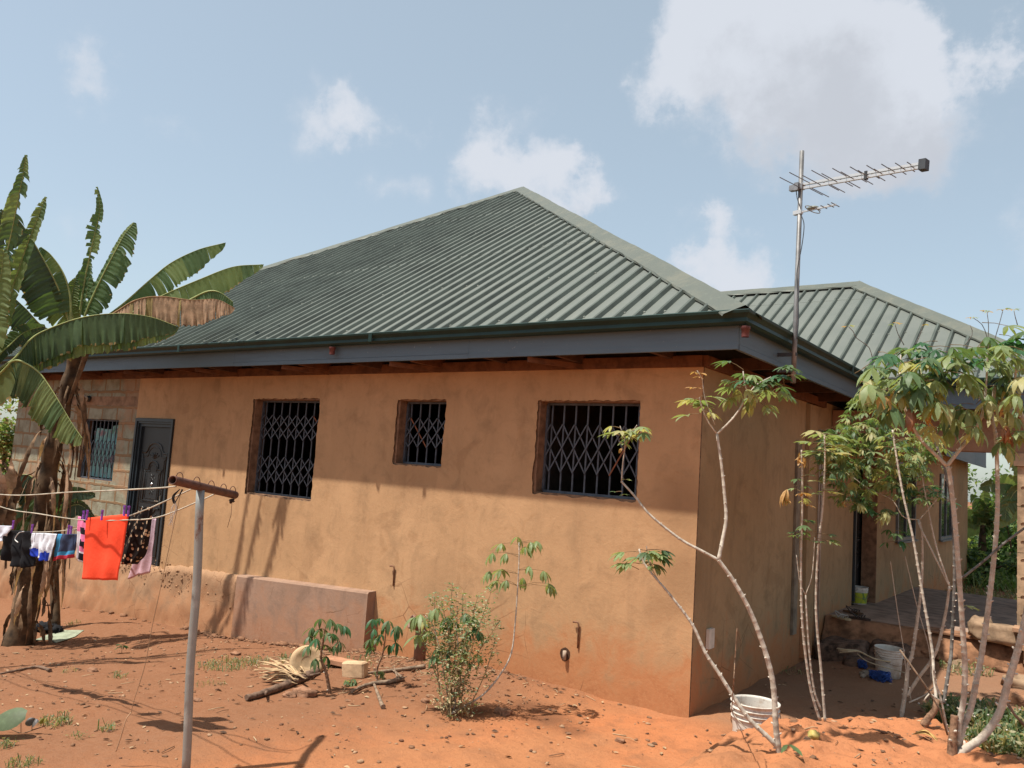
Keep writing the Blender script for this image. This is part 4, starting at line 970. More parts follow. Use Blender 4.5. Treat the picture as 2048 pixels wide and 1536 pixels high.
mb = MB(); c = Vector((2.12, 7.6, .52)); mb.bar(c + Vector((-.3, 0, 0)), c + Vector((.32, .05, 0)), .2, .19); tag(mb.build('concrete_block', simple('dark_block', (.10, .08, .065), .95, var=.3), org=c), 'dark weathered block lying at the back edge of the veranda floor', 'concrete block')
for i, (px, py, s_) in enumerate(((1935, 1325, .16), (1975, 1330, .12), (1893, 1322, .13), (1915, 1335, .09), (1992, 1318, .13), (1862, 1315, .10), (2040, 1375, .14), (2042, 1408, .11), (2005, 1345, .07))):
    c = onG(px, py, 5); mb = MB(); mb.lump(c + Vector((0,0,s_*.25)), s_, s_*.8, s_*.55, 0, i+20, .35, 16, 10, .7)
    tag(mb.build('clod', M_soil if i % 3 else M_st, org=c), ['big hard clod of red earth', 'flat lump of red earth', 'broken lump of earth', 'small broken lump of earth', 'wedge of red earth', 'dark lump of earth', 'pale boulder', 'lower pale boulder', 'small flat clod'][i] + [' under the veranda edge', ' below the large pale stone', ' behind the cassava stems', ' between the cassava stems', ' left of the coping blocks', ' beside the veranda steps', ' at the right picture edge', ' under the first at the right picture edge', ' in front of the red earth wedge'][i], 'clod', 'lumps of earth below the veranda')

# ---- things lying by the bed in front of the wall
M_wood = simple('weathered_branch', (.20, .125, .085), .9, var=.4, scale=20, bump=1, bscale=60); M_wood2 = simple('grey_branch', (.27, .19, .13), .9, var=.35, scale=24, bump=.8)
def gpt(px, py, dz): p = onG(px, py, 4); p.z = G(p.x, p.y) + dz; return p
def stick(pts, r, label, mat=M_wood, dz=.02, extra=None, name='branch'):
    P_ = catmull([gpt(x, y, dz) for x, y in pts], 6); mb = MB(); n = len(P_)
    mb.tube(P_, [r*(.6+.5*k/(n-1))*(1+.12*math.sin(k*1.9)) for k in range(n)], 9)
    if extra:
        for (a, b) in extra: mb.tube([gpt(*a, dz), gpt(*b, dz+.04)], [r*.45, r*.2], 6)
    return tag(mb.build(name, mat, org=P_[0]), label, 'branch')
stick([(492,1404),(520,1396),(560,1382),(600,1366),(632,1350)], .040, 'thick brown fallen branch in front of the dry husks', extra=[((532,1392),(529,1406)), ((625,1356),(645,1335)), ((615,1360),(640,1362))], dz=.03)
stick([(703,1389),(725,1378),(750,1371),(780,1368),(805,1362)], .020, 'crooked bare branch lying between the small cassava plants', M_wood2, extra=[((800,1362),(812,1368)), ((795,1363),(786,1345))])
stick([(748,1374),(756,1395),(763,1414),(766,1420)], .018, 'short forked stick pointing at the viewer below the crooked branch', M_wood2)
stick([(722,1353),(760,1348),(800,1343),(850,1338)], .018, 'long thin stick lying along the foot of the wall', M_wood2)
stick([(0,1352),(35,1345),(75,1338),(100,1345)], .016, 'dark root-like stick at the left edge of the yard', M_wood)
stick([(782,1343),(795,1352),(806,1362)], .012, 'thin twig rising from the crooked branch', M_wood2)
mb = MB(); hm = simple('dry_husk', (.50, .34, .19), .9, var=.35, scale=14, bump=.8)
for k in range(26):
    a = gpt(595+rnd.uniform(-12,22), 1368+rnd.uniform(-10,10), .03+rnd.uniform(0,.06)); b = gpt(520+rnd.uniform(-8,50), 1345+rnd.uniform(-16,30), rnd.uniform(.02,.12))
    m_ = a.lerp(b, .5) + Vector((0,0,rnd.uniform(.0,.05))); mb.tube(catmull([a, m_, b], 4), [.006,.009,.011,.014,.016,.018,.016,.012,.004], 6, 0, flat=.4)
tag(mb.build('dry_husks', hm, org=gpt(560, 1360, 0)), 'fanned bundle of dry pale husks beside the round basin', 'husks')
c = gpt(612, 1352, .12); ax = (CAM - c).normalized(); ax = (ax + Vector((.25, 0, .25))).normalized(); mb = MB()
mb.lathe(c, [(0,-.004), (.04,-.004), (.055,.0), (.06,.003), (.11,.0), (.115,.003), (.15,.0), (.16,-.01), (.165,-.03), (.15,-.045), (0,-.045)], 36, 0, ax)
o_ = tag(mb.build('basin', [simple('tan_enamel', (.50, .34, .19), .7, var=.25, scale=9)], org=c), 'round tan basin lying on its side against the dry husks', 'basin')
c = gpt(706, 1356, .05); mb = MB(); mb.bar(c + Vector((-.13, 0, 0)), c + Vector((.10, .06, .03)), .10, .15); o_ = mb.build('broken_block', simple('pale_sandcrete', (.56, .38, .23), .95, var=.2, bump=1, bscale=30), org=c)
o_.modifiers.new('b', 'BEVEL').width = .015; tag(o_, 'pale broken piece of sandcrete block between the two small cassava plants', 'block piece')
mb = MB(); c = gpt(690, 1342, .02); mb.bar(c + Vector((-.42, .1, 0)), c + Vector((.12, .1, .03)), .16, .04); tag(mb.build('plank', simple('clay_board', (.42, .21, .12), .9, var=.2), org=c), 'reddish board lying flat at the foot of the rendered panel', 'board')
for i, (px, py, s_) in enumerate(((612, 1392, .085), (1005, 1428, .06), (905, 1385, .05), (470, 1310, .045), (185, 1343, .045), (580, 1394, .05), (850, 1405, .035), (1240, 1483, .03), (395, 1404, .03))):
    c = gpt(px, py, 0); mb = MB(); mb.lump(c + Vector((0,0,s_*.25)), s_*1.25, s_*.8, s_*.5, 0, 40+i, .3, 14, 9, .75)
    tag(mb.build('stone', simple('red_stone', (.30, .155, .09), .95, var=.35, scale=16, bump=.8), org=c), ['flat brown stone under the thick branch', 'dark stone right of the weedy bush', 'stone among the leaves of the weedy bush', 'orange stone near the rendered panel', 'brick-red stone on the left of the yard', 'small stone at the middle of the thick branch', 'small stone below the weedy bush', 'pale small stone on the bright path', 'small stone just right of the clothes pole'][i], 'stone', 'loose stones of the yard')
# standing drain pipe by the wall
c = on(838, 1330, y=-.32); c.z = G(c.x, c.y); t = thing('drain_pipe', 'thick brown drain pipe with a side opening, standing at the wall behind the weedy bush', 'drain pipe', c)
pp = on(838, 1262, y=-.32).z - c.z
M_dp = simple('brown_drainpipe', (.22, .12, .085), .6, var=.3); mb = MB(); mb.tube([c - Vector((0,0,.05)), c + Vector((0,0,pp)), c + Vector((-.008,-.01,pp+.06)), c + Vector((-.03,-.03,pp+.09))], .062, 18, 0); mb.build('upright', M_dp, t)
e_ = (CAM - c); e_.z = 0; e_.normalize(); e_ = (e_*.55 + Vector((-.75, -.2, .25))).normalized(); q = c + Vector((0,0,pp+.06)); mb = MB(); mb.lathe(q - e_*.03, [(.062, 0), (.062, .12), (.07, .121), (.07, .16), (.058, .161), (.056, .02), (0, .02)], 20, 0, e_); mb.build('elbow', M_dp, t)
mb = MB(); mb.lathe(q + e_*.10, [(0, 0), (.056, .0)], 20, 0, e_); mb.build('opening', M_dark, t)
# black rag on a sheet by the banana trunk
c = onG(96, 1266, 5); mb = MB(); 
for k in range(9): mb.lump(c + Vector((rnd.uniform(-.16,.16), rnd.uniform(-.08,.08), .05+rnd.uniform(0,.03))), .10, .07, .05, 0, k, .5, 10, 7)
tag(mb.build('black_clothes', cm('black_cloth_heap', (.012, .012, .014)), org=c), 'crumpled black garment dropped on a pale sheet beside the banana trunk', 'garment')
mb = MB(); q = [onG(*p_, 5) for p_ in ((66,1283),(118,1262),(168,1262),(150,1275),(112,1287),(100,1281))]; 
mb.add([p_ + Vector((0,0,.014)) for p_ in q] + [p_ + Vector((0,0,.006)) for p_ in q], [tuple(range(6)), tuple(range(6,12))[::-1]] + [(i,(i+1)%6,6+(i+1)%6,6+i) for i in range(6)])
tag(mb.build('plastic_sheet', simple('pale_green_sheet', (.32, .36, .26), .6), org=c), 'torn pale green sheet lying under the black garment', 'sheet')

# ---- aerial
pb = on(1590, 672, x=.64); YA = pb.y
an = thing('tv_aerial', 'two-boom television aerial on a tall leaning grey mast at the side gutter', 'aerial', (.64, YA, 2.93))
tp = on(1604, 302, y=YA); mb = MB(); bt = pb - (tp-pb).normalized()*.42; mb.tube([bt, pb, tp], [.022, .021, .020], 10); mb.build('mast', simple('mast_steel', (.22, .22, .22), .5, metal=.3, var=.3, scale=6), an)
M_alu = Mat('bright_aluminium', (.62, .62, .60), .35, .6).m; M_dkp = simple('black_plastic', (.05, .06, .07), .6)
def atY(px, py, dy=0): return on(px, py, y=YA+dy)
b0, b1 = atY(1597, 375), on(1843, 331, y=YA-.25); bd2 = (b1-b0).normalized(); Lb = (b1-b0).length
mb = MB()
up_ = Vector((0,0,1)); up_ = (up_ - bd2*up_.dot(bd2)).normalized()
mb.bar(b0 + up_*.022, b1 + up_*.016, .022, .022); mb.bar(b0 - up_*.014, b1 - up_*.014, .022, .022); mb.build('boom', M_alu, an)
sd2 = bd2.cross(up_).normalized()
# elements lie across the boom, nearly level, seen slanting down to the right
n_el = 17; dirE = None
for k in range(n_el):
    f = (.0, .075, .18, .25, .33, .41, .475, .54, .60, .66, .715, .765, .815, .86, .90, .94, .97)[k] if k < 17 else 1
    half = .31*(1-f)**.9 + .05
    c = b0 + bd2*(Lb*(.03+f*.95)); mb = MB()
    o1, o2 = (up_*.022, up_*-.014) if k % 2 else (up_*-.014, up_*.022)
    mb.bar(c + o1, c + o1 + sd2*half, .0055, .0055); mb.bar(c + o2, c + o2 - sd2*half, .0055, .0055)
    mb.build('element', simple('element_rod', (.20, .20, .20), .5, metal=.3) if k == 0 else M_elr, an) if k else None
    if k == 0:
        M_elr = simple('element_rods', (.20, .20, .20), .5, metal=.3); mb.build('element', M_elr, an)
mb = MB(); mb.bar(b1 - bd2*.01, b1 + bd2*.045, .075, .085); mb.build('end_cap', M_dkp, an)
mb = MB(); m_ = b0.lerp(b1, .58); mb.bar(m_ - bd2*.012, m_ + bd2*.012, .032, .07); mb.build('boom_clip', M_dkp, an)
mb = MB(); mb.bar(b0 - bd2*.08, b0 + bd2*.05, .05, .05); mb.bar(b0 - bd2*.02 + sd2*.03, b0 + bd2*.02 + sd2*.03, .03, .07); mb.build('mast_clamp', simple('clamp_steel', (.3,.3,.3), .4, metal=.6), an)
c0, c1 = atY(1598, 425), on(1672, 409, y=YA-.08); mb = MB(); d3 = (c1-c0).normalized(); s3 = d3.cross(Vector((0,0,1))).normalized(); mb.bar(c0, c1, .014, .014); mb.build('boom', M_alu, an)
for f, hf in ((.5, .06), (.68, .055), (.86, .055), (.98, .07)):
    c = c0.lerp(c1, f); mb = MB(); mb.bar(c - s3*hf, c + s3*hf, .006, .006); mb.build('element', M_elr, an)
mb = MB(); c = c0.lerp(c1, .38); lp = [c + s3*.12*math.cos(q) + (d3*.02)*math.sin(q) + Vector((0,0,.010*math.sin(q))) for q in [6.283*k/20 for k in range(21)]]; mb.tube(lp, .004, 5); mb.lump(c + Vector((0,0,.015)), .05, .03, .018, 0, 2, .1); mb.build('dipole', simple('dipole', (.22,.24,.20), .5), an)
mb = MB(); mb.bar(c0 - d3*.05, c0 + d3*.03, .04, .035); mb.build('mast_clamp', M_alu, an)
mb = MB(); mb.tube(catmull([c0 + Vector((.02,-.01,-.02)), on(1608, 450, y=YA-.03), on(1604, 490, y=YA-.03), on(1594, 545, y=YA-.03), on(1596, 590, y=YA-.03), on(1597, 640, y=YA-.03), on(1594, 678, y=YA-.03)], 8), .004, 6); mb.tube(catmull([b0 + Vector((-.02,0,-.02)), on(1594, 395, y=YA-.03), on(1599, 410, y=YA-.03)], 6), .004, 6); mb.build('cable', M_dkp, an)
for dz in (.12, .36):
    mb = MB(); mb.bar((.49, YA, 2.93+dz*.6), (.66, YA, 2.93+dz*.6), .03, .03); mb.build('wall_bracket', M_dkp, an)

# ================================================================ plants
def leafmat(name, col, trans=.34, rough=.5, var=.3, scale=6, spec=.35, tcol=None):
    m = Mat(name, col, rough, 0, spec)
    m.mix(m.ramp(m.noise(scale, 4, .6), .35, .7), tuple(c*(1-var*1.3) for c in col)); m.mix(m.mul(m.ramp(m.noise(scale*6, 3, .6), .5, .75), .35), tuple(min(1, c*1.5+.02) for c in col))
    t = m.n('ShaderNodeBsdfTranslucent'); t.inputs[0].default_value = (*(tcol or tuple(min(1, c*k) for c, k in zip(col, (1.9, 1.9, 1.0)))), 1)
    mx = m.n('ShaderNodeMixShader'); mx.inputs[0].default_value = trans; o = m.t.nodes['Material Output']
    m.l(m.b.outputs[0], mx.inputs[1]); m.l(t.outputs[0], mx.inputs[2]); m.l(mx.outputs[0], o.inputs[0]); return m.m
ML = [leafmat('cassava_green', (.09, .15, .062)), leafmat('cassava_pale', (.20, .26, .115)), leafmat('cassava_yellowing', (.34, .335, .15)), leafmat('cassava_orange', (.44, .27, .11)),
      simple('petiole_red', (.20, .13, .06), .7), leafmat('cassava_brown', (.25, .11, .05), .15), leafmat('cassava_deep', (.042, .12, .05))]
M_stem = Mat('cassava_bark', (.42, .37, .305), .8, 0, .2); M_stem.mix(M_stem.ramp(M_stem.noise(14, 5, .7), .42, .66), (.30, .25, .20)); M_stem.mix(M_stem.mul(M_stem.ramp(M_stem.noise(60, 3, .6), .5, .7), .5), (.58, .50, .41)); M_stem.bump(M_stem.noise(90, 3), .5, .003); M_stem = M_stem.m
M_base = simple('cassava_woody_base', (.26, .15, .09), .85, var=.4, scale=30, bump=.8); M_darkstem = simple('cassava_grey_stem', (.15, .135, .12), .8, var=.35, scale=25, bump=.5)
M_scar = simple('leaf_scar', (.60, .52, .43), .8)
def cleaf(mb, a, pd, pl, L, n=5, droop=.8, m=0, up=.35, spread=2.3, roll=0):
    pd = Vector(pd).normalized(); e = a + pd*pl; e.z -= pl*.12
    if pl > .015: mb.tube([a, a.lerp(e, .5) + Vector((0,0,pl*.05)), e], [.0022, .0016, .0014], 4, 4, caps=False)
    f = Vector((pd.x, pd.y, 0)); f = f.normalized() if f.length > .05 else Vector((1,0,0)); sd_ = Vector((-f.y, f.x, 0))
    f = (f + Vector((0,0,up*.5))).normalized(); sd_ = (sd_ + Vector((0,0,roll))).normalized()
    for k in range(n):
        th = (k/(n-1)-.5)*spread if n > 1 else 0; th += rnd.uniform(-.1, .1)
        d = f*math.cos(th) + sd_*math.sin(th); ll = L*(1-.25*abs(th)/1.6)*rnd.uniform(.85, 1.08); w = ll*rnd.uniform(.115, .165)
        lat = d.cross(Vector((0,0,1))); lat = lat.normalized() if lat.length > .05 else Vector((1,0,0)); dr = droop*rnd.uniform(.75, 1.25)
        p = Vector(e); vs = []; ang = .15 + up*.35 - .55*dr; prev = 0; c = Vector((d.x, d.y, d.z*.6)).normalized(); lat = (lat + Vector((0,0,rnd.uniform(-.45,.45)))).normalized()
        for s_, ww in ((0,.0),(.25,.62),(.5,1.),(.75,.72),(1,0)):
            dl = (s_-prev)*ll; ang -= dr*(s_-prev)*.75; prev = s_
            p = p + Vector((c.x*math.cos(ang), c.y*math.cos(ang), math.sin(ang)))*dl
            if ww == 0: vs.append([p]); 
            else: vs.append([p + lat*w*ww + Vector((0,0,w*.22)), p, p - lat*w*ww + Vector((0,0,w*.22))])
        V = [vs[0][0]] + vs[1] + vs[2] + vs[3] + [vs[4][0]]
        mb.add(V, [(0,2,1),(0,3,2),(1,2,5,4),(2,3,6,5),(4,5,8,7),(5,6,9,8),(7,8,10),(8,9,10)], m, True)
def cstem(pts, r0, r1, mat=M_stem, parent=None, name='stem', step=.045, base=False, scars=True):
    r0 *= .78; r1 *= .80; P_ = catmull(pts, 10); L = sum((P_[i+1]-P_[i]).length for i in range(len(P_)-1)); mb = MB(); out_, rs = [], []; acc = 0; nxt = step*.5; i = 0; tot = 0
    for i in range(len(P_)-1):
        seg = P_[i+1]-P_[i]; l = seg.length
        if l < 1e-6: continue
        t = 0
        while nxt - tot < l:
            k = (nxt-tot)/l; c = P_[i] + seg*k; d = seg.normalized(); r = r0 + (r1-r0)*(nxt/L)
            out_ += [c - d*r*.55, c, c + d*r*.35]; rs += [r*.97, r*rnd.uniform(1.03, 1.14) if scars else r, r*.98]; nxt += step*rnd.uniform(.75, 1.25)*(.6+.5*r/r0)
            if scars and rnd.random() < .8:
                a = rnd.uniform(0, 6.28); q = d.orthogonal().normalized(); b = d.cross(q); o_ = q*math.cos(a) + b*math.sin(a)
                mb.tube([c, c + o_*r*1.25 + d*r*.3, c + o_*r*1.6 + d*r*.6], [r*.42, r*.34, r*.2], 5, 1)
        tot += l
    out_ = [P_[0]] + out_ + [P_[-1]]; rs = [r0] + rs + [r1]
    mb.tube(out_, rs, 8, 0); return mb.build(name, [mat, M_scar], parent)
def PD(lst, d0, d1=None):
    """list of pixels -> world points, depth running from d0 to d1"""
    d1 = d0 if d1 is None else d1; n = len(lst)-1; return [at(x, y, d0 + (d1-d0)*i/max(1, n)) for i, (x, y) in enumerate(lst)]
def rdir(zlo=-.2, zhi=.6):
    a = rnd.uniform(0, 6.28); return Vector((math.cos(a), math.sin(a), rnd.uniform(zlo, zhi))).normalized()
def crown_(mb, c, n, pl, L, mats, droop=.8, zlo=-.1, zhi=.7, nl=5, len_=.12):
    for k in range(n): cleaf(mb, c + Vector((0, 0, -len_*rnd.random())), rdir(zlo, zhi), pl*rnd.uniform(.6, 1.2), L*rnd.uniform(.75, 1.15), nl, droop*rnd.uniform(.7, 1.3), rnd.choice(mats), rnd.uniform(0, .8), 2.6)

# A: the forked stem in front of the house corner
b = onG(1560, 1500, 3.5); dA = (b-CAM).dot(CW)
A = thing('cassava_plant', 'tall bare cassava rising from the orange mound and forking across the house corner', 'cassava plant', b); gr = 'cassava plants'
A['group'] = gr
cstem([b - Vector((0,0,.04))] + PD([(1552,1455),(1549,1400),(1543,1350),(1526,1290),(1500,1222),(1467,1162),(1437,1120)], dA, dA+.1), .021, .0135, parent=A)
cstem(PD([(1437,1120),(1445,1080),(1452,1040),(1450,1000),(1443,930),(1434,868)], dA+.1, dA+.25), .0135, .009, parent=A)
cstem(PD([(1434,868),(1415,842),(1404,815),(1399,795)], dA+.25), .006, .004, parent=A); cstem(PD([(1430,850),(1420,825),(1408,790),(1405,760),(1394,741)], dA+.27), .0035, .002, parent=A)
cstem(PD([(1434,868),(1455,848),(1475,825),(1496,788)], dA+.25, dA+.3), .008, .006, parent=A)
cstem(PD([(1496,788),(1489,765),(1486,742)], dA+.3), .0055, .004, parent=A); cstem(PD([(1496,788),(1515,768),(1542,754)], dA+.3, dA+.35), .006, .004, parent=A)
cstem(PD([(1437,1120),(1400,1100),(1360,1078),(1300,1030),(1270,993),(1243,963)], dA+.1, dA+.3), .011, .007, parent=A)
cstem(PD([(1243,963),(1245,930),(1250,885),(1240,852)], dA+.3), .0045, .003, parent=A); cstem(PD([(1250,885),(1262,868),(1274,850)], dA+.3), .0035, .0025, parent=A)
cstem([b] + PD([(1540,1478),(1500,1440),(1470,1398),(1440,1350),(1411,1306),(1385,1250),(1342,1192),(1306,1150),(1286,1122),(1278,1098)], dA, dA+.3), .017, .006, parent=A)
cstem(PD([(1330,1180),(1310,1150),(1297,1120),(1293,1092)], dA+.28), .0045, .003, parent=A)
mb = MB()
crown_(mb, at(1487,735,dA+.3), 9, .09, .105, [0,0,0,6,1], .7, nl=6); crown_(mb, at(1545,750,dA+.35), 9, .09, .105, [0,0,0,6,1], .7, nl=6); crown_(mb, at(1570,735,dA+.35), 6, .08, .10, [0,0,6], .7, nl=6)
crown_(mb, at(1520,778,dA+.3), 7, .06, .10, [1,2,1], 1.2, -.6, .0); crown_(mb, at(1482,752,dA+.3), 5, .07, .10, [1,2], 1.2, -.6, .0)
crown_(mb, at(1402,792,dA+.25), 9, .07, .10, [0,1,1,2], .6, -.3, .2, 4); crown_(mb, at(1394,740,dA+.25), 5, .03, .05, [5,3], .5, nl=3)
crown_(mb, at(1240,850,dA+.3), 6, .05, .085, [1,1,2], .8, nl=5); crown_(mb, at(1274,848,dA+.3), 9, .06, .09, [1,1,2,0], .9, nl=5)
cleaf(mb, at(1252,888,dA+.3), (-.5,-.3,-.6), .03, .06, 2, 1, 3); crown_(mb, at(1246,950,dA+.3), 3, .03, .05, [1,0], .5, nl=3)
crown_(mb, at(1280,1098,dA+.3), 9, .09, .105, [1,1,0,1], .7, nl=7); crown_(mb, at(1293,1090,dA+.28), 7, .08, .10, [1,1,0], .7, nl=7)
cleaf(mb, b + Vector((.02,-.02,.03)), (.7,-.3,.5), .04, .12, 3, .6, 0)
mb.build('foliage', ML, A)
t = at(1462,1418,dA); mb = MB()
o_ = cstem([onG(1462,1440,3.5)] + PD([(1466,1380),(1470,1320),(1474,1257)], dA-.15), .005, .003, M_base, None, 'dead_shoot'); o_.location = ORG[o_.name]; tag(o_, 'thin dead shoot standing before the white bucket by the house corner', 'dead shoot')

# B: three slender stems beside it
b = onG(1640, 1440, 4); dB = (b-CAM).dot(CW); B_ = thing('cassava_plant', 'cluster of three slender cassava stems with orange withered leaves right of the house corner', 'cassava plant', b); B_['group'] = gr
cstem([b] + PD([(1630,1410),(1618,1360),(1605,1250),(1602,1130),(1605,1000),(1603,900)], dB), .011, .006, parent=B_)
cstem([b + Vector((.03,0,0))] + PD([(1643,1350),(1632,1220),(1636,1100),(1646,1010),(1650,920),(1649,868)], dB), .011, .006, parent=B_)
cstem(PD([(1642,1420),(1628,1380),(1618,1300),(1611,1190)], dB), .010, .006, parent=B_); cstem(PD([(1611,1190),(1600,1165),(1593,1110)], dB), .004, .003, parent=B_); cstem(PD([(1611,1190),(1624,1150),(1630,1075)], dB), .004, .003, parent=B_)
mb = MB(); crown_(mb, at(1650,866,dB), 12, .10, .12, [1,2,1,2,1], .5, -.1, .4); crown_(mb, at(1646,950,dB), 6, .03, .08, [1,2], .4)
for (x, y, L) in ((1600,898,.10),(1604,908,.09)): cleaf(mb, at(x, y, dB), rdir(-.6,-.2), .03, L, 4, 2.0, 3)
for k in range(3): cleaf(mb, at(1600,970,dB), (CR*-1 + Vector((0,0,-.2))), .08, .13, 5, 1.8, rnd.choice([3,2]))
crown_(mb, at(1603,968,dB), 5, .03, .07, [2,3,1], .6); crown_(mb, at(1602,950,dB), 4, .06, .07, [1,0], .5); crown_(mb, at(1604,1045,dB), 6, .07, .075, [0,1,0], .6); crown_(mb, at(1634,1060,dB), 6, .07, .075, [0,1,0], .6)
mb.build('foliage', ML, B_)

# C: stems rising from behind the mound
b = onG(1802, 1432, 4.5); dC = (b-CAM).dot(CW); C_ = thing('cassava_plant', 'many-stemmed cassava with small green leaves in front of the veranda door', 'cassava plant', b); C_['group'] = gr
cstem([b - Vector((0,0,.03))] + PD([(1808,1400),(1813,1365),(1816,1331),(1826,1298),(1843,1167),(1844,1071),(1838,1040)], dC), .026, .010, parent=C_)
cstem(PD([(1838,1040),(1806,1033),(1784,1000),(1738,978),(1700,950)], dC, dC+.2), .007, .004, parent=C_); cstem(PD([(1838,1040),(1858,1017),(1885,981),(1890,940)], dC), .007, .004, parent=C_)
cstem(PD([(1814,1392),(1836,1357),(1857,1329),(1874,1298),(1891,1227),(1899,1172)], dC, dC-.2), .020, .014, parent=C_)
cstem(PD([(1899,1172),(1869,1112),(1842,1058),(1835,1041)], dC-.2, dC), .012, .009, parent=C_); cstem(PD([(1899,1172),(1874,1099),(1858,1028),(1847,970),(1836,921),(1820,880)], dC-.2, dC), .011, .006, parent=C_)
cstem(PD([(1818,1405),(1850,1390),(1868,1374)], dC), .010, .006, parent=C_)
cstem(PD([(1822,1400),(1812,1340),(1807,1298),(1795,1222),(1781,1123)], dC), .006, .004, parent=C_); cstem(PD([(1862,1360),(1858,1298),(1833,1208),(1810,1112)], dC), .006, .004, parent=C_)
mb = MB()
def region(mb, poly_pts, n, d0, d1, pl, L, mats, droop=.8, nl=5, tips=None):
    k = 0
    while k < n:
        c, r = rnd.choice(poly_pts); a = rnd.uniform(0, 6.28); q = math.sqrt(rnd.random())*r; x, y = c[0]+q*math.cos(a), c[1]+q*math.sin(a)*.8
        p = at(x, y, rnd.uniform(d0, d1)); cleaf(mb, p, rdir(-.3, .5), pl*rnd.uniform(.5, 1.2), L*rnd.uniform(.7, 1.2), nl, droop*rnd.uniform(.6, 1.4), rnd.choice(mats), rnd.uniform(-.2, .8), 2.6, rnd.uniform(-.3,.3)); k += 1
region(mb, [((1700,900),45),((1740,880),50),((1690,950),40),((1740,950),50),((1790,930),50),((1770,880),45),((1830,900),45),((1860,880),35),((1710,990),30),((1660,905),25),((1720,840),35),((1760,830),40),((1730,790),30),((1680,870),35),((1665,930),30),((1800,960),40),((1850,920),45)], 560, dC-.35, dC+.6, .06, .105, [0,0,1,1,1,0,1,2], .95, 5)
region(mb, [((1735,1000),25),((1765,1020),20),((1800,990),25),((1855,985),25),((1880,1000),20),((1840,950),30)], 60, dC-.2, dC+.3, .06, .11, [0,6,0,1], .7, 5)
crown_(mb, at(1790,1060,dC-.2), 5, .07, .12, [0,6,1], .9); cleaf(mb, at(1785,1030,dC-.2), -CR, .05, .15, 5, 1.2, 2); cleaf(mb, at(1780,1022,dC-.2), (-.3,-.6,0), .04, .14, 4, 1.4, 2)
cleaf(mb, at(1694,1000,dC), -CR, .02, .09, 4, 1.8, 3)
mb.build('foliage', ML, C_)
# D: second base
b = onG(1846, 1452, 4.2); dD = (b-CAM).dot(CW); D_ = thing('cassava_plant', 'leaning cassava stem cut back at a thick brown elbow, with long thin shoots', 'cassava plant', b); D_['group'] = gr
cstem([b] + PD([(1858,1435),(1870,1418),(1873,1398)], dD), .036, .026, M_base, D_, 'stump', .06)
cstem(PD([(1872,1405),(1871,1380),(1867,1346),(1864,1298),(1844,1181),(1825,1071),(1806,989),(1792,907),(1785,860)], dD, dD+.5), .014, .008, parent=D_)
cstem(PD([(1896,1470),(1881,1395),(1872,1370),(1866,1330)], dD), .012, .008, parent=D_)
cstem(PD([(1887,1407),(1893,1369),(1900,1323),(1903,1296),(1909,1153),(1904,1017),(1888,935),(1869,880),(1850,820)], dD, dD+.3), .017, .011, M_darkstem, D_)
cstem(PD([(1887,1407),(1860,1388),(1848,1402)], dD), .008, .006, parent=D_)
mb = MB(); crown_(mb, at(1790,870,dD+.4), 10, .1, .11, [0,6,1,2], .7); crown_(mb, at(1850,820,dD+.3), 10, .12, .14, [0,1,2], .9); mb.build('foliage', ML, D_)
# E: the thick clump at the right
b = onG(1903, 1512, 3.2); dE = (b-CAM).dot(CW); E_ = thing('cassava_plant', 'thick cassava clump nearest the viewer at the right with big drooping yellowing leaves', 'cassava plant', b); E_['group'] = gr
cstem([b - Vector((0,0,.08))] + PD([(1903,1536),(1905,1484),(1908,1452),(1909,1432)], dE-.03, dE), .040, .024, M_base, E_, 'stump', .07)
cstem(PD([(1915,1490),(1918,1450),(1927,1400),(1930,1346),(1928,1298),(1918,1153),(1910,1044),(1899,948),(1894,932)], dE), .021, .015, parent=E_)
cstem(PD([(1894,932),(1915,905),(1940,875),(1958,845),(1966,822),(1972,770)], dE), .014, .009, parent=E_); cstem(PD([(1894,932),(1870,908),(1844,882),(1815,832),(1805,780),(1800,745)], dE, dE+.1), .014, .008, parent=E_)
cstem(PD([(1916,1500),(1925,1460),(1942,1415),(1954,1354),(1965,1298),(1984,1153),(1995,1017),(1992,880),(1984,835),(1990,770)], dE, dE+.1), .023, .012, parent=E_)
cstem(PD([(1908,1530),(1925,1503),(1965,1474),(1998,1427),(2016,1365),(2036,1298),(2052,1230),(2070,1130),(2075,1000),(2060,880),(2030,800)], dE-.03, dE-.05), .030, .014, parent=E_)
cstem(PD([(1924,1156),(1970,1120),(2010,1085),(2055,1052),(2100,1020)], dE+.02), .010, .008, M_darkstem, E_)
cstem(PD([(1992,900),(2010,860),(2025,810),(2030,760),(2035,700)], dE, dE), .010, .007, parent=E_); cstem(PD([(1972,770),(1975,720),(1977,688)], dE), .008, .004, parent=E_); cstem(PD([(1800,745),(1802,710)], dE+.1), .008, .005, parent=E_)
for q in ([(1746,722),(1738,695),(1713,676),(1707,664),(1697,653)], [(1808,690),(1796,668),(1790,648)], [(1830,690),(1840,670),(1845,650)], [(1978,688),(1966,652),(1947,636)], [(1976,688),(1977,650),(1974,624)], [(1986,690),(1998,650),(2006,620)], [(2035,650),(2030,632),(2028,622)], [(1930,690),(1945,668),(1940,650)]):
    cstem(PD(q, dE+.1), .0032, .0022, M_darkstem, E_, 'flower_stalk', .03)
mb = MB()
for (x, y) in ((1697,653),(1790,648),(1845,650),(1947,636),(1974,622),(2006,618),(2028,620)):
    for k in range(4): cleaf(mb, at(x, y, dE+.1), rdir(-.2, .8), .012, .032, 3, .4, rnd.choice([1,2,3]))
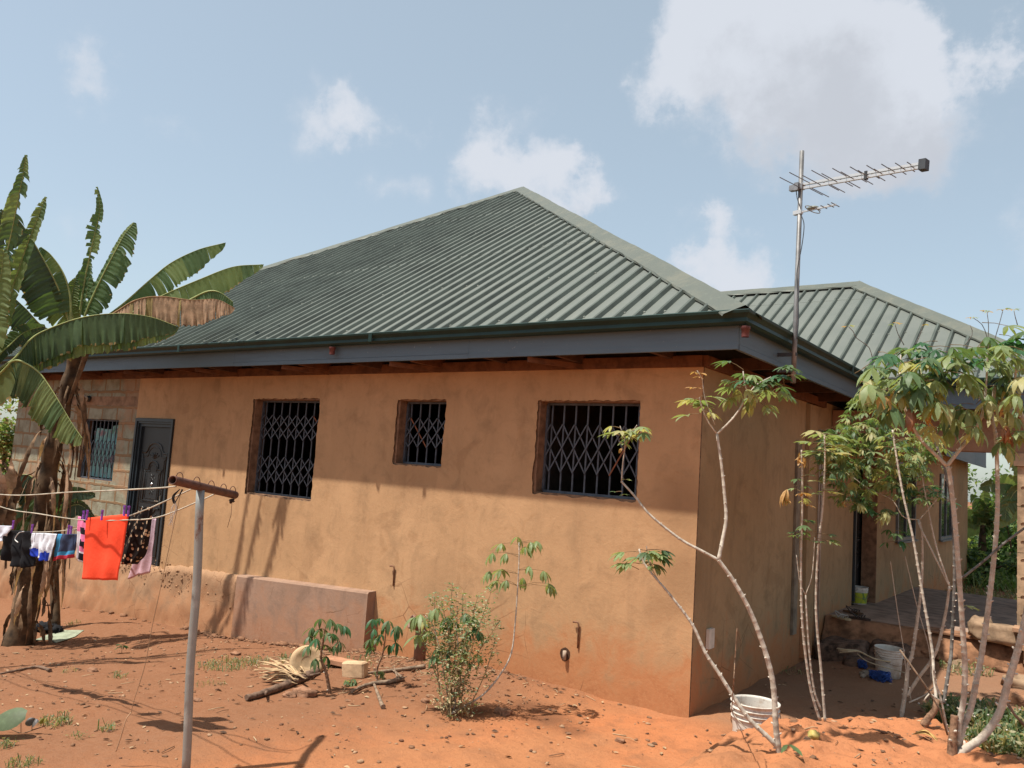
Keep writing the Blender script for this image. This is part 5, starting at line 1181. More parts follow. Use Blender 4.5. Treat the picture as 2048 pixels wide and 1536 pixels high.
def erow(lst, L, mats, droop, pl=.1, nl=6):
    for (x, y) in lst:
        p = at(x, y, dE + rnd.uniform(-.25, .3)); a = CR*rnd.uniform(-1, 1) + CW*rnd.uniform(-.9, .2) + Vector((0,0,rnd.uniform(-.1,.5)))
        a.normalize(); cleaf(mb, p - a*pl, a, pl, L*rnd.uniform(.82, 1.12), nl, droop*rnd.uniform(.8, 1.2), rnd.choice(mats), rnd.uniform(.0, .6), 3.6, rnd.uniform(-.35,.35))
jit = lambda lst, n, j: [(x + rnd.uniform(-j, j), y + rnd.uniform(-j, j)) for x, y in lst for _ in range(n)]
erow(jit([(1800,705),(1840,690),(1925,690),(1880,715),(1960,705),(2030,660),(2045,690),(1770,720),(1900,710),(1830,720),(1990,700),(1860,700)], 3, 20), .145, [0,6,0,1,6,1], .85, .12, 7)
erow(jit([(1765,745),(1800,750),(1845,745),(1880,760),(1915,740),(1950,750),(1990,735),(2025,740),(2045,720),(1780,770),(1985,690),(1820,740),(1870,740),(2000,760)], 3, 24), .155, [0,1,0,1,1,2], 1.05, .12, 7)
erow(jit([(1755,755),(1820,772),(1885,790),(1920,800),(1965,770),(2020,770),(2040,800),(1860,775),(1760,790),(1975,810),(1790,800),(1840,800)], 3, 22), .165, [1,1,2,2,1,0], 1.35, .10)
erow(jit([(1800,790),(1808,800),(1740,760),(1870,800),(2030,815),(1850,800),(1765,800),(2010,790)], 1, 14), .165, [3,2,3,5], 1.7, .06, 5)
erow(jit([(1905,850),(1940,860),(2040,850),(2010,880),(1860,850)], 3, 18), .16, [1,2,0], 1.2, .07, 5)
erow(jit([(2005,860),(2012,850)], 3, 8), .10, [5], 2.0, .04, 4)
cleaf(mb, at(1920,1210,dE), CR, .03, .06, 4, .5, 1); cleaf(mb, at(1935,1215,dE), CR, .03, .05, 4, .5, 1)
cleaf(mb, at(2045,878,dE), (-.3,-.7,.2), .1, .13, 6, .7, 1); cleaf(mb, at(2010,870,dE), (.4,-.5,.2), .1, .13, 6, .7, 1)
mb.build('foliage', ML, E_)
# dry sticks poking out of the mound
for q, r, lab in (([(1895,1470),(1880,1420),(1850,1370),(1800,1300)], .005, 'thin bare shoot leaning left behind the thick cassava base'), ([(2010,1400),(2030,1430),(2050,1452)], .008, 'short pale stick at the right edge above the flowering weeds'), ([(1945,1560),(1930,1500),(1912,1478),(1900,1470)], .003, 'dry stalk crossing the base of the thick cassava clump'), ([(1425,1536),(1440,1520),(1462,1498)], .005, 'pale dry stalk stuck in the crumbling edge of the mound')):
    mb = MB(); mb.tube(PD(q, 4.7), r, 6); tag(mb.build('dry_stick', M_wood2, org=at(*q[0], 4.7)), lab, 'stick')
mb = MB(); c = onG(1627, 1478, 3.5); mb.lump(c + Vector((0,0,.018)), .035, .03, .025, 0, 5, .3, 12, 8); tag(mb.build('fruit_peel', simple('yellow_peel', (.42, .33, .10), .6, var=.3), org=c), 'yellow-green fruit peel lying on the top of the mound', 'peel')
mb = MB(); c = onG(1850, 1478, 3.5)
for k in range(5): mb.tube(catmull([c + Vector((-.07, .0, .01)), c + Vector((0, rnd.uniform(-.03,.03), rnd.uniform(.02,.05))), c + Vector((.07, rnd.uniform(-.04,.03), .01))], 4), [.003,.006,.009,.01,.01,.009,.007,.004,.002], 5, 0, flat=.3)
tag(mb.build('dry_leaf', simple('bright_dry_leaf', (.62, .40, .14), .8), org=c), 'curled bright tan dry leaf on the mound left of the thick clump', 'dry leaf')

# ---- small cassavas along the wall
def small_cassava(stem, dd, r, leaves, L, mats, label, droop=1.15, nl=6, pl=.09, extra=None):
    b = onG(*stem[0], 4); d = (b-CAM).dot(CW); t = thing('cassava_plant', label, 'cassava plant', b); t['group'] = gr
    tips = PD(stem, d, d+dd); tips[0] = b - Vector((0,0,.03)); cstem(tips, r, r*.45, M_base if r > .012 else M_stem, t, step=.04); mb = MB()
    P_ = catmull(tips, 8)
    for (x, y) in leaves:
        c = at(x, y, d+dd + rnd.uniform(-.12, .12)); c.z += L*.35
        j = min(P_, key=lambda q: (q - c - Vector((0,0,-.04))).length); v = c-j; ln = v.length
        if ln < .03: v = rdir(); ln = .05
        cleaf(mb, j, v, ln, L*rnd.uniform(.85, 1.1), nl, droop*rnd.uniform(.85, 1.2), rnd.choice(mats), rnd.uniform(0, .3), 4.2)
    for q in (extra or []): cstem(PD(q, d, d+dd), r*.7, r*.4, M_stem, t, step=.04)
    mb.build('foliage', ML, t); return t
small_cassava([(662,1388),(652,1345),(642,1318),(645,1290),(650,1255)], .0, .022, [(641,1245),(660,1245),(675,1255),(688,1258),(625,1262),(642,1265),(655,1275),(632,1285),(615,1300),(630,1325),(652,1320),(679,1290),(665,1275),(668,1300),(648,1298),(620,1280)], .14, [0,0,6,6,0], 'short cassava with dark green drooping leaves in front of the rendered panel')
small_cassava([(757,1368),(754,1340),(765,1310),(770,1280),(772,1250)], .0, .014, [(745,1245),(760,1245),(777,1250),(795,1258),(748,1265),(762,1278),(790,1262),(740,1285),(755,1282),(742,1300),(792,1292),(778,1298),(770,1262)], .14, [0,6,6,0], 'short cassava with dark green leaves right of the rendered panel')
small_cassava([(885,1430),(930,1412),(968,1388),(1000,1350),(1022,1308),(1030,1250),(1035,1180),(1038,1120),(1038,1085)], .25, .012, [(1035,1082),(1003,1094),(1060,1093),(1073,1090),(1050,1104),(985,1112),(1012,1116),(978,1148),(1002,1145),(1012,1170),(1045,1165),(1058,1142),(1086,1148),(992,1168),(1100,1178),(1098,1170)], .15, [1,1,1,1,0], 'tall curved cassava with pale green drooping leaves against the sunlit wall', pl=.12, nl=6)
small_cassava([(900,1425),(895,1390),(888,1350),(880,1300),(865,1250),(850,1230)], .1, .008, [(828,1245),(840,1240),(862,1232),(858,1270),(835,1280),(872,1225),(850,1250)], .16, [1,1,2], 'cassava with pale yellowish leaves on the left of the weedy bush')
small_cassava([(905,1425),(915,1380),(918,1330),(915,1280),(912,1245)], .1, .009, [(930,1235),(945,1242),(950,1262),(905,1255),(935,1270),(960,1270),(925,1290),(893,1260),(880,1300),(900,1310),(925,1305),(955,1315),(870,1320),(935,1330),(895,1245)], .15, [0,0,1,6,0], 'cassava with mid green leaves in the middle of the weedy bush')
for i, (px, py, s_) in enumerate(((243,1308,.10), (755,1360,.09), (700,1370,.06))):
    b = onG(px, py, 4); t = thing('seedling', ['tiny cassava seedling alone on the bare left yard', 'bright green seedling under the second small cassava', 'tiny seedling by the broken block'][i], 'seedling', b, 'cassava seedlings'); mb = MB(); mb.tube([b, b + Vector((0,0,s_))], .003, 5); mb.build('stem', M_base, t); mb = MB(); crown_(mb, b + Vector((0,0,s_)), 7, .04, .07, [0,6] if i == 0 else [1,0], 1.0, -.1, .6, 5, .04); mb.build('foliage', ML, t)
# ---- weedy bush of fine-leaved herb
WM = [leafmat('herb_green', (.10, .17, .06)), leafmat('herb_pale', (.26, .27, .13)), simple('herb_stalk', (.30, .22, .11), .8), simple('herb_dry', (.36, .27, .15), .9)]
b = onG(893, 1428, 4); t = thing('weed_bush', 'tall fine-leaved half dry weed standing at the wall by the drain pipe', 'weed', b); dW = (b-CAM).dot(CW)
for i, (x, y) in enumerate(((868,1185),(905,1160),(915,1215),(958,1185),(985,1175),(1000,1240),(850,1230),(880,1195),(945,1230),(925,1180),(975,1210),(895,1240),(992,1275),(838,1260))):
    st_ = [b + Vector((rnd.uniform(-.12,.2), rnd.uniform(-.08,.08), 0))]; top_ = at(x, y, dW + rnd.uniform(.0, .4)); m_ = st_[0].lerp(top_, .45) + Vector((rnd.uniform(-.05,.05), 0, .05)); pts = catmull([st_[0], m_, top_], 12); mb = MB(); mb.tube(pts, [.006 - .0035*k/(len(pts)-1) for k in range(len(pts))], 5, 2)
    for k in range(120 if i < 8 else 70):
        u = rnd.random()**.75; c = pts[min(len(pts)-1, int(u*(len(pts)-1)))]; tw = rdir(-.1, .9); ln = rnd.uniform(.02, .13)*(1.15-.5*u); e = c + tw*ln
        if k % 3 == 0: mb.tube([c, e], .0012, 3, 2, caps=False)
        for q in range(3):
            p = e + rdir(-.5,.5)*.012; d = rdir(-.6, .5); lf = rnd.uniform(.014, .036); w = d.orthogonal().normalized()*lf*.22; mm_ = 3 if rnd.random() < (.6 if u < .35 else .08) else rnd.choice([0,0,1])
            mb.add([p, p + d*lf*.5 + w, p + d*lf, p + d*lf*.5 - w], [(0,1,2,3)], mm_)
    mb.build('stalk', WM, t)
# ---- low weeds
def tuft(c, r, n, h, mats, name, label, cat, kind=None, flowers=0):
    mb = MB()
    for k in range(n):
        a = rnd.uniform(0, 6.28); q = r*math.sqrt(rnd.random()); x, y = c[0]+q*math.cos(a), c[1]+q*math.sin(a)*.8; z = H(x, y); d = Vector((rnd.uniform(-1,1), rnd.uniform(-1,1), rnd.uniform(.5, 2))).normalized(); L = h*rnd.uniform(.4, 1.1)
        p = Vector((x, y, z)); e = p + d*L; s_ = d.cross(Vector((0,0,1))); s_ = (s_.normalized() if s_.length > .01 else Vector((1,0,0)))*L*.05
        e2 = e + Vector((d.x, d.y, -.3))*L*.5; mb.add([p - s_, p + s_, e + s_*.9, e - s_*.9, e2], [(0,1,2,3), (3,2,4)], rnd.choice([0,0,1]))
        if rnd.random() < .5:
            for q2 in range(2):
                dd = rdir(-.2,.6); pp_ = p.lerp(e, rnd.uniform(.4,1)); w = dd.orthogonal().normalized()*L*.09; mb.add([pp_, pp_+dd*L*.16+w, pp_+dd*L*.34, pp_+dd*L*.16-w], [(0,1,2,3)], rnd.choice([0,1]))
        if flowers and rnd.random() < flowers: mb.lump(e, .010, .010, .008, 2, k, .1, 6, 4)
    return tag(mb.build(name, mats, org=Vector(c)), label, cat, None, kind)
GW = [leafmat('weed_green', (.10, .15, .06)), leafmat('weed_dry', (.28, .25, .12)), simple('white_floret', (.7, .62, .55), .8)]
for (px, py, r, n, h, lab) in ((470,1330,.42,260,.07,'thin green weeds on the bare soil left of the dry husks'), (600,1322,.25,130,.08,'weeds behind the round basin'), (700,1330,.3,120,.07,'weeds around the broken block'), (110,1448,.14,90,.07,'small bush of weed beside the broad creeping leaves'), (50,1532,.12,70,.06,'weed tuft at the bottom edge on the left'), (8,1495,.08,40,.06,'green tuft cut by the left edge'), (238,1355,.07,30,.06,'lone tuft of dry grass on the left yard'), (213,1462,.07,26,.08,'thin dry grass tuft near the frayed cord'), (420,1370,.16,60,.04,'low ground weeds just right of the clothes pole'), (147,1250,.12,50,.06,'weed patch at the foot of the block wall'), (1590,1345,.25,60,.06,'weeds in the shade beside the side wall'), (155,1475,.08,20,.06,'sparse sprig between the two dry tufts'), (135,1345,.10,24,.05,'tiny green sprigs on the left yard')):
    c = onG(px, py, 3.5); tuft(c, r, n, h, GW, 'weeds', lab, 'weeds', 'stuff')
c = onG(1962, 1450, 4.6); tuft(c, .42, 900, .17, GW, 'flowering_weeds', 'grey-green weeds with tiny white flowers behind the thick cassava clump', 'weeds', 'stuff', .04)
c = onG(2010, 1500, 4.0); tuft(c, .3, 420, .16, GW, 'flowering_weeds', 'grassy weeds at the right edge in front of the flowering ones', 'weeds', 'stuff', .03)
c = onG(1930, 1345, 5); tuft(c, .25, 90, .10, GW, 'weeds', 'sparse weeds under the veranda edge', 'weeds', 'stuff')
# broad creeping leaves at the left bottom
b = onG(42, 1467, 3.5); t = thing('creeping_plant', 'creeping plant with one torn broad leaf and grey small ones at the left bottom', 'creeper', b)
dq = (b-CAM).dot(CW); mb = MB(); mb.tube(catmull(PD([(15,1455),(42,1466),(65,1460),(90,1452)], dq), 5), .004, 5)
for q in ([(42,1466),(42,1432)], [(64,1462),(64,1450)], [(87,1453),(87,1442)]): mb.tube(PD(q, dq), .0025, 5)
mb.build('stem', M_base, t)
def blade(mb, a, b_, w, nrm, m=0, n=6):
    a, b_ = Vector(a), Vector(b_); d = b_-a; s_ = d.cross(Vector(nrm)).normalized(); rows = [[], [], []]
    for k in range(n+1):
        u = k/n; ww = w*math.sin(math.pi*(.06+.9*u)**.75); c = a + d*u + Vector(nrm)*.02*math.sin(u*3.1)
        rows[0].append(c + s_*ww - Vector(nrm)*ww*.3); rows[1].append(c); rows[2].append(c - s_*ww - Vector(nrm)*ww*.3)
    mb.grid(rows, m, True)
mb = MB(); up3 = (Vector((0,0,1)) - CW*.9).normalized(); blade(mb, at(52,1428,dq-.1), at(-30,1452,dq-.1), .085, up3, 0); mb.build('broad_leaf', [leafmat('dull_green_leaf', (.12, .17, .09))], t)
mb = MB(); blade(mb, at(64,1450,dq), at(58,1436,dq), .035, up3, 0); blade(mb, at(64,1450,dq), at(78,1442,dq), .03, up3, 0); mb.build('small_leaf', [leafmat('grey_leaf', (.13, .12, .12), .1)], t)
mb = MB(); blade(mb, at(87,1445,dq), at(80,1440,dq), .022, up3, 0); blade(mb, at(87,1445,dq), at(95,1441,dq), .018, up3, 0); mb.build('small_leaf', [leafmat('mustard_leaf', (.22, .20, .04))], t)

# ---- bananas
M_bg = leafmat('banana_green', (.075, .130, .048), .30, .6, .25, 3, .4); M_bd = leafmat('banana_dark', (.038, .070, .036), .2, .6, .25, 3, .4); M_by = leafmat('banana_light', (.15, .20, .075), .36, .6, .25, 3)
M_bn = leafmat('banana_dry_edge', (.30, .22, .09), .2, .8); M_dry = leafmat('banana_dry', (.42, .27, .17), .15, .85, .4, 9); M_rib = simple('banana_midrib', (.30, .34, .12), .5); M_ribd = simple('banana_dry_midrib', (.30, .18, .09), .8)
M_tr = simple('banana_trunk', (.12, .075, .04), .75, var=.5, scale=6, bump=.8, bscale=20); M_dead = simple('banana_dead_sheath', (.20, .125, .07), .9, var=.45, scale=8, bump=.8, bscale=30)
def bleaf(parent, pts, w, A, B, mats, tear=.5, name='leaf', seed=0, shape=None, rag=.12):
    """pts: world midrib. A, B: (side, toward viewer, down) mix for the two halves; None leaves a half out"""
    rr = random.Random(seed + 31); P_ = catmull(pts, 18); n = len(P_); mb = MB(); L = sum((P_[i+1]-P_[i]).length for i in range(n-1))
    rib = [max(.0035, .016*(1-i/n)) for i in range(n)]; mb.tube(P_, rib, 6, 2)
    for sidx, D in ((0, A), (1, B)):
        if D is None: continue
        i = int(n*.10); wk = (D[3] if len(D) > 3 else 1)
        while i < n-1:
            big = rr.random() > tear; ln = rr.randint(6, 16) if big else rr.randint(1, 4); j = min(n-1, i+ln)
            dv = rr.uniform(-.12, .3)*(1 if not big else .35); wl_ = w*wk*(1 - (rr.uniform(0, rag*2) if not big else rr.uniform(0, rag)))
            rows = []; VV = (0,.2,.4,.6,.8,.95,1); nc = 6; rg = [rr.uniform(-.05,.05) for _ in range(j-i+1)]; dv2 = rr.uniform(-.25,.35)
            for q in range(nc+1):
                row = []; v = VV[q]
                for k in range(i, j+1):
                    u = k/(n-1); t_ = (P_[min(k+1, n-1)] - P_[max(k-1, 0)]).normalized(); 
                    s_ = -t_.cross(CW).normalized(); nn = t_.cross(s_).normalized()
                    if nn.dot(CW) > 0: nn = -nn
                    prof = (math.sin(math.pi*min(1, (.04 + .95*u))**.8)**.55) if shape is None else shape(u)
                    d1 = s_*D[0] + nn*D[1] + Vector((0,0,-1))*D[2]; d2 = s_*D[0]*.85 + nn*D[1]*.7 + Vector((0,0,-1))*(D[2]+.22+dv2*(1 if not big else .4))
                    d = (d1.normalized()*(1-v) + d2.normalized()*v + nn*(.05*math.sin(k*1.3+seed)*v + .07*((k % 3)-1)*v + dv*.5)).normalized()
                    shr = (k - (i+j)/2)*(-.06*v)*(0 if big else 1)
                    row.append(P_[k] + d*(wl_*prof*v*(1+(rg[k-i] if v == 1 else 0))) + t_*(.08*wl_*v + shr*L/n) + nn*.006*math.sin(k*2.1))
                rows.append(row)
            b0 = len(mb.m); mb.grid(rows, 0, True)
            for q in range(b0, len(mb.m)):
                if (q-b0) >= (nc-1)*(j-i) and rr.random() < .4: mb.m[q] = 1
            if rr.random() < .22:
                for q in range(b0, len(mb.m)): mb.m[q] = 3
            i = j
    return mb.build(name, mats, parent)
GRN = [M_bg, M_bn, M_rib, M_by]; DRK = [M_bd, M_bn, M_rib, M_bg]; LGT = [M_by, M_bn, M_rib, M_bg]; DRY = [M_dry, M_dead, M_ribd, M_bn]
def ribbons(parent, pts_fn, n, lo, hi, wdt, name='dead_leaf', mat=None):
    for k in range(n):
        a, out_ = pts_fn(k); L = rnd.uniform(lo, hi); P_ = [Vector(a)]; d = Vector(out_)
        for q in range(7):
            d = (d*.55 + Vector((rnd.uniform(-.25,.25), rnd.uniform(-.25,.25), -1))*.6).normalized(); P_.append(P_[-1] + d*L/7)
        P_ = catmull(P_, 3); m = MB(); s0 = Vector((rnd.uniform(-1,1), rnd.uniform(-1,1), 0)).normalized(); rows = [[], [], []]; N = len(P_)
        for q, p in enumerate(P_):
            w = wdt*(.35 + .65*math.sin(math.pi*min(1, q/N*1.1)))*rnd.uniform(.7, 1.1); s_ = Matrix.Rotation(q*.16, 3, 'Z') @ s0
            rows[0].append(p + s_*w + Vector((0,0,rnd.uniform(-.02,.02)))); rows[1].append(p + s_.cross(Vector((0,0,1)))*w*.5); rows[2].append(p - s_*w + Vector((0,0,rnd.uniform(-.02,.02))))
        m.grid(rows, 0, True); m.build(name, mat or (M_dead if k % 3 else M_dry), parent)
DB = 10.0
b = onG(35, 1288, 6); DB = (b-CAM).dot(CW)
bp = thing('banana_plant', 'large banana plant left of the door with upright torn leaves, one brown and dry', 'banana plant', b)
tr = [b - Vector((0,0,.05))] + PD([(50,1230),(62,1150),(78,1070),(92,980),(104,900),(122,830),(140,760),(152,700),(158,645)], DB, DB); TR = catmull(tr, 6)
mb = MB(); mb.tube(TR, [.185 - .11*(k/(len(TR)-1))**.6 + .012*math.sin(k*1.1) for k in range(len(TR))], 16); mb.build('trunk', M_tr, bp)
def on_trunk(lo, hi, fr=.16):
    def f(k):
        u = rnd.uniform(lo, hi); p = TR[int(u*(len(TR)-1))]; a = rnd.uniform(0, 6.28); o = Vector((math.cos(a), math.sin(a), 0)); return p + o*(.16-.09*u), o + Vector((0,0,rnd.uniform(-.5,.5)))
    return f
ribbons(bp, on_trunk(.05, .5), 40, .35, .95, .034); ribbons(bp, on_trunk(.45, .8), 30, .4, 1.1, .030)
def fr(k):
    p = at(rnd.uniform(100, 145), rnd.uniform(1000, 1100), DB - .1 + rnd.uniform(-.15,.15)); return p, (rnd.uniform(-.4,.4), 0, -.5)
ribbons(bp, fr, 14, .3, .95, .022)
mb = MB(); mb.tube(catmull(PD([(178,690),(165,730),(150,770),(135,810)], DB-.15), 6), [.05,.05,.048,.045,.045,.04,.04,.04,.035,.035,.03,.03,.03,.03,.025,.025,.02,.02,.02][:19], 8, flat=.4); mb.build('dead_petiole', M_dead, bp)
SHP = lambda u: min(1, (u*5)**.6)*min(1, ((1-u)*4.5)**.55)*(.85+.15*math.sin(u*3.1))
Lf = lambda pts, w, A, B, mats, tear=.5, d0=None, d1=None, seed=0, **k: bleaf(bp, PD(pts, d0 or DB, d1 or (d0 or DB)), w, A, B, mats, tear, seed=seed, **k)
Lf([(158,655),(200,640),(246,608),(300,560),(342,526),(395,500),(448,486)], .31, (1,.05,.12), None, GRN, .10, DB, DB+.3, 1, rag=.05, shape=SHP)
Lf([(160,665),(215,655),(270,622),(323,592),(399,559),(465,534),(524,529)], .31, (1,.05,.12), None, LGT, .2, DB-.1, DB+.1, 2, rag=.06, shape=SHP)
Lf([(160,668),(200,645),(235,622),(273,600),(320,593),(383,600),(432,599),(466,614)], .36, (.25,.08,1), None, DRY, .7, DB-.25, DB-.25, 3, shape=SHP, rag=.06)
Lf([(380,600),(415,583),(440,585),(466,604)], .30, (1,.1,.5), None, GRN, .6, DB-.2, DB-.2, 4)
Lf([(164,648),(180,606),(205,552),(232,500),(250,468),(268,445)], .30, (1,.1,.1), (-.8,-.3,0,.3), GRN, .3, DB, DB+.1, 5, rag=.3)
Lf([(158,640),(168,570),(180,510),(190,465),(200,420),(194,374)], .13, (1,.3,0), (-1,.4,0), GRN, .8, DB-.05, DB, 6, rag=.6)
Lf([(140,648),(118,580),(88,520),(52,460),(24,424)], .46, None, (-1,.1,.15), DRK, .12, DB-.2, DB-.5, 7)
Lf([(142,645),(140,590),(126,545),(102,510),(82,494)], .20, None, (-1,.1,.1), LGT, .1, DB-.25, DB-.3, 17)
Lf([(150,650),(142,612),(146,580),(152,556)], .13, (1,.3,0), (-.9,.2,0), LGT, .1, DB-.1, DB-.1, 8)
Lf([(150,668),(112,664),(82,650),(52,618),(22,590)], .42, None, (-1,.15,.5), DRK, .45, DB-.2, DB-.7, 9)
Lf([(150,655),(125,625),(105,598),(92,590)], .22, (.6,.2,.1), (-1,.1,.2), LGT, .5, DB+.1, DB, 10)
Lf([(156,640),(164,600),(172,560),(178,520)], .17, (.8,.3,0), (-.6,.2,0), GRN, .5, DB+.1, DB+.1, 15)
# sucker beside it
sb = onG(112, 1262, 6); sk2 = thing('banana_sucker', 'low dark green banana sucker behind the banana trunk', 'banana plant', sb); ds = (sb-CAM).dot(CW)+.2
mb = MB(); mb.tube(catmull([sb] + PD([(108,1150),(104,1060)], ds), 5), .06, 10); mb.build('trunk', M_tr, sk2)
for i, (pts, w, A, B_q) in enumerate((([(104,1060),(90,990),(60,952),(25,955),(-10,975)], .42, None, (-1,.2,.6)), ([(104,1060),(80,1030),(45,1015),(10,1030),(-20,1060)], .42, (.2,-.3,.5,.4), (-1,.3,.5)), ([(106,1060),(125,1000),(150,985),(190,990)], .17, (1,.2,.3), (-.8,.2,-.2,.7)), ([(106,1060),(130,1020),(160,1010),(190,1036)], .19, (1,.2,.4), (-.4,.2,-.1,.6)), ([(102,1062),(70,1080),(35,1075),(0,1100)], .36, (.2,-.3,.5,.4), (-1,.3,.5)))):
    bleaf(sk2, PD(pts, ds, ds-.1), w, A, B_q, DRK, .2, seed=40+i)
# the left banana, its stem just outside the picture
lb = Vector((-7.45, -3.35, 0)); lb.z = H(lb.x, lb.y); lp = thing('banana_plant', 'banana plant at the left picture edge whose long leaf arches over the house eave', 'banana plant', lb)
cr_ = lb + Vector((.02, .05, 2.45)); mb = MB(); mb.tube(catmull([lb, lb + Vector((.0,.0,1.2)), cr_], 8), [.19 - .09*k/16 for k in range(17)], 14); mb.build('trunk', M_tr, lp)
dl = (cr_-CAM).dot(CW)
def LL(pts, w, A, B, mats, tear=.5, d0=None, d1=None, seed=0, **k): return bleaf(lp, [cr_] + PD(pts, d0 or dl, d1 or dl), w, A, B, mats, tear, seed=seed, **k)
LL([(-15,752),(29,717),(58,682),(90,661),(164,635),(238,627),(301,634),(352,652)], .37, (.22,.05,1), (.15,-.12,1,1.25), GRN, .45, dl, dl+.6, 21, rag=.06, shape=SHP)
LL([(0,748),(28,722),(52,727),(78,745),(101,776),(125,815),(146,850),(165,877)], .40, (.9,.05,.35), None, LGT, .25, dl-.1, dl-.3, 22)
LL([(-20,640),(5,540),(22,470),(36,400),(47,345),(52,310)], .19, (1,.2,.35), (-.6,.2,.3), GRN, .75, dl, dl, 23, rag=.48)
LL([(-10,680),(30,560),(58,480),(78,430),(92,394)], .13, (.9,.2,.2), (-.6,.2,.1), LGT, .5, dl+.1, dl+.2, 24, rag=.3)
LL([(-30,700),(-15,620),(0,560),(8,500)], .24, (1,.3,0), (-.6,.2,0), LGT, .2, dl-.2, dl-.2, 25)
LL([(-10,720),(20,690),(50,664),(90,652)], .14, (.6,-.3,.2,.6), (-1,.2,.1), DRK, .2, dl+.1, dl+.3, 26)
LL([(-30,600),(-10,500),(2,450),(6,420)], .15, (1,.2,0), (-1,.2,0), DRK, .2, dl+.1, dl, 27, rag=.3)
def fl_(k):
    p = at(rnd.uniform(-30, 30), rnd.uniform(880, 960), dl+rnd.uniform(-.1,.4)); return p, (.5, .2, -.3)
ribbons(lp, fl_, 8, .4, .8, .07)
def fl2(k):
    p = lb + Vector((rnd.uniform(-.15,.3), rnd.uniform(-.2,.2), rnd.uniform(.6, 1.6))); return p, (.3, .0, -.3)
ribbons(lp, fl2, 12, .4, 1.2, .06)

# ---- background growth
def leafcloud(name, c, rx, ry, rz, n, ls, mats, label, cat, trunk=.05, group=None, seed=0, h0=None, clumps=9):
    rr = random.Random(seed); c = Vector(c); g0 = Vector((c.x, c.y, H(c.x, c.y, False))); t = thing(name, label, cat, g0, group)
    cl = [(Vector((rr.gauss(0,.5), rr.gauss(0,.5), rr.gauss(0,.45))), rr.uniform(.28,.55)) for _ in range(clumps)]; mb = MB()
    for k in range(n):
        q, s_ = rr.choice(cl); v = Vector((rr.gauss(0,1), rr.gauss(0,1), rr.gauss(0,1))).normalized()*(rr.random()**.5)*s_ + q
        p = c + Vector((v.x*rx, v.y*ry, v.z*rz)); 
        if p.z < g0.z + .02: p.z = g0.z + rr.uniform(.02, .3)
        d = Vector((rr.uniform(-1,1), rr.uniform(-1,1), rr.uniform(-.8,.6))).normalized(); L = ls*rr.uniform(.6, 1.4); w = d.cross(Vector((rr.uniform(-1,1),rr.uniform(-1,1),1))).normalized()*L*.24
        mb.add([p, p+d*L*.45+w, p+d*L, p+d*L*.45-w], [(0,1,2,3)], rr.randrange(len(mats)))
    mb.build('crown', mats, t); mb = MB()
    for q, s_ in cl[:5]: e = c + Vector((q.x*rx, q.y*ry, q.z*rz)); mb.tube(catmull([g0, g0.lerp(e, .5) + Vector((0,0,.1)), e], 4), [trunk*(1-.08*k) for k in range(9)], 6)
    mb.build('trunk', M_wood, t); return t
G1 = [leafmat('bush_green', (.13, .21, .06), .35), leafmat('bush_light', (.24, .30, .10), .35), leafmat('bush_deep', (.05, .10, .035), .3)]
def wb(px, py, d): p = at(px, py, d); return p
bush = [((1935,1135),19.5,.95,.9,.75,'bright leafy bush just beyond the far end of the side wall',1), ((1985,1140),20.5,1.1,1,.7,'rounded bright green bush beyond the middle of the veranda opening',1), ((2032,1090),20.,1.0,1.0,1.15,'dense dark green bush beside the pillar beyond the veranda',2),
        ((1950,1085),24,1.4,1.2,.8,'taller loose bush behind the two low ones beyond the veranda',1), ((2000,1070),27,1.9,1.5,.8,'hazy green tree far beyond the veranda',1), ((1918,1040),24,.9,.9,1.0,'tree just visible past the end of the side wall',1), ((2075,1060),20,1.6,1.4,1.6,'large bush half hidden by the veranda pillar',2),
        ((2180,1050),16,1.6,1.4,1.7,'broad tree outside right of the pillar',2), ((2290,1040),19,2,1.6,2.0,'far tree at the outer right',2)]
for i, ((px, py), d, rx, ry, rz, lab, k) in enumerate(bush[:7]):
    leafcloud('bush', wb(px, py, d), rx, ry, rz, 2300, .11 + .002*d, G1 if k == 1 else [G1[0], G1[2], G1[2]], lab, 'bush', .04, 'bushes beyond the veranda', i)
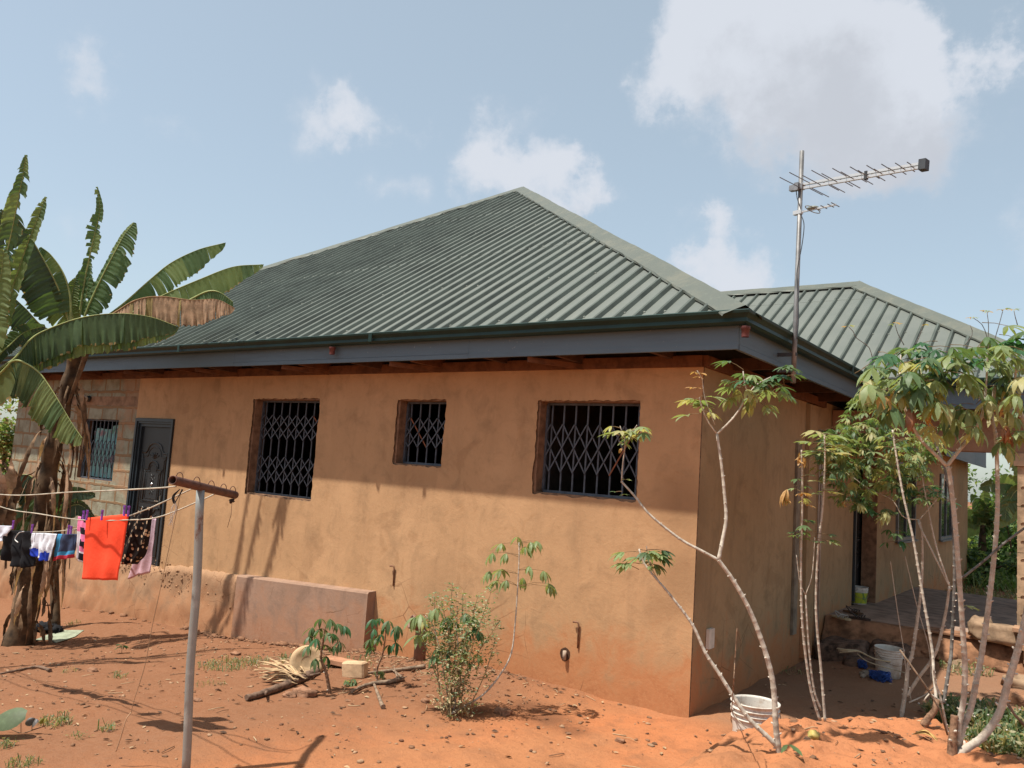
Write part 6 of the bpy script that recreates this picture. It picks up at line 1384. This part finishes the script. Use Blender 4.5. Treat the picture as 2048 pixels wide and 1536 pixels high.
for i, (px, py, d, lab) in enumerate(((1965,1050,20.0,'banana plant with a fan of upright leaves seen through the veranda'), (2060,1000,17.5,'banana plant behind the pillar sending one long leaf across the opening'))):
    c = at(px, py, d); g0 = Vector((c.x, c.y, H(c.x, c.y, False))); t = thing('banana_plant', lab, 'banana plant', g0, 'banana plants beyond the veranda'); mb = MB(); mb.tube(catmull([g0, g0.lerp(c, .5), c], 6), [.13-.005*k for k in range(13)], 10); mb.build('trunk', M_tr, t)
    fans = [[(0,0),(-8,-35),(-22,-62)], [(0,0),(3,-40),(4,-75)], [(0,0),(18,-35),(34,-58)], [(0,0),(-28,-18),(-55,-20)], [(0,0),(30,-15),(62,-22)], [(0,0),(-32,5),(-58,28)], [(0,0),(30,8),(52,34)]] if i == 0 else [[(0,0),(-30,-28),(-65,-33),(-100,-26)], [(0,0),(-20,-70),(-40,-100),(-58,-98)], [(0,0),(10,-60),(20,-100)], [(0,0),(-40,20),(-70,50)], [(0,0),(-25,-20),(-45,10),(-50,40)]]
    for j, f in enumerate(fans): bleaf(t, PD([(px+x, py+y) for x, y in f], d, d-.2), .26, (1,.2,.3), (-1,.2,.3), LGT if j % 2 else GRN, .5, seed=60+i*10+j)
for i, (px, py, d, rx, rz, lab) in enumerate(((-10,850,17,1.3,1.5,'leafy tree behind the left end of the block wall'), (20,930,15.5,.7,.9,'low shrub at the corner of the block wall'), (-90,880,14.5,1.5,1.6,'tree outside the picture on the left'))):
    if i < 2: leafcloud('tree', at(px, py, d), rx, rx, rz, 1900, .13, [G1[0], G1[1], M_bn], lab, 'tree', .06, None, 90+i)
# far hedge line that closes the horizon
mb = MB(); rr = random.Random(5)
for k in range(26000):
    a = rr.uniform(-2.3, 1.6); d = rr.uniform(38, 60) if rr.random() < .7 else rr.uniform(60, 110); dirx, diry = math.sin(a), math.cos(a)
    if diry*d < -6 and False: continue
    x, y = CAM.x + dirx*d, CAM.y + diry*d; hmax = .7 + 1.3*noise.noise(Vector((x*.12, y*.12, 0))) + .5*noise.noise(Vector((x*.5, y*.5, 3))); z = H(x, y, False) + max(.2, hmax)*rr.random()**.6*1.2
    p = Vector((x, y, z)); L = rr.uniform(.3, .8)*d/45; e = Vector((rr.uniform(-1,1), rr.uniform(-1,1), rr.uniform(-.7,.9))).normalized(); w = e.cross(Vector((0,.3,1))).normalized()*L*.45
    mb.add([p - e*L*.5, p + w, p + e*L*.5, p - w], [(0,1,2,3)], rr.randrange(3))
o_ = mb.build('treeline', [leafmat('far_green', (.08, .13, .05), .2), leafmat('far_light', (.14, .18, .07), .2), leafmat('far_deep', (.04, .07, .03), .2)]); o_['kind'] = 'stuff'; o_['label'] = 'distant low trees and bush along the horizon'
c = onG(1990, 1190, 11); 
tuft(Vector((1.6, 12.5, 0)), 1.8, 900, .16, GW, 'undergrowth', 'dry grassy undergrowth beyond the veranda floor', 'weeds', 'stuff'); tuft(Vector((1.0, 17.0, 0)), 3.6, 2600, .38, [G1[0], G1[1], G1[2]], 'undergrowth', 'green undergrowth in front of the bushes beyond the veranda', 'weeds', 'stuff')
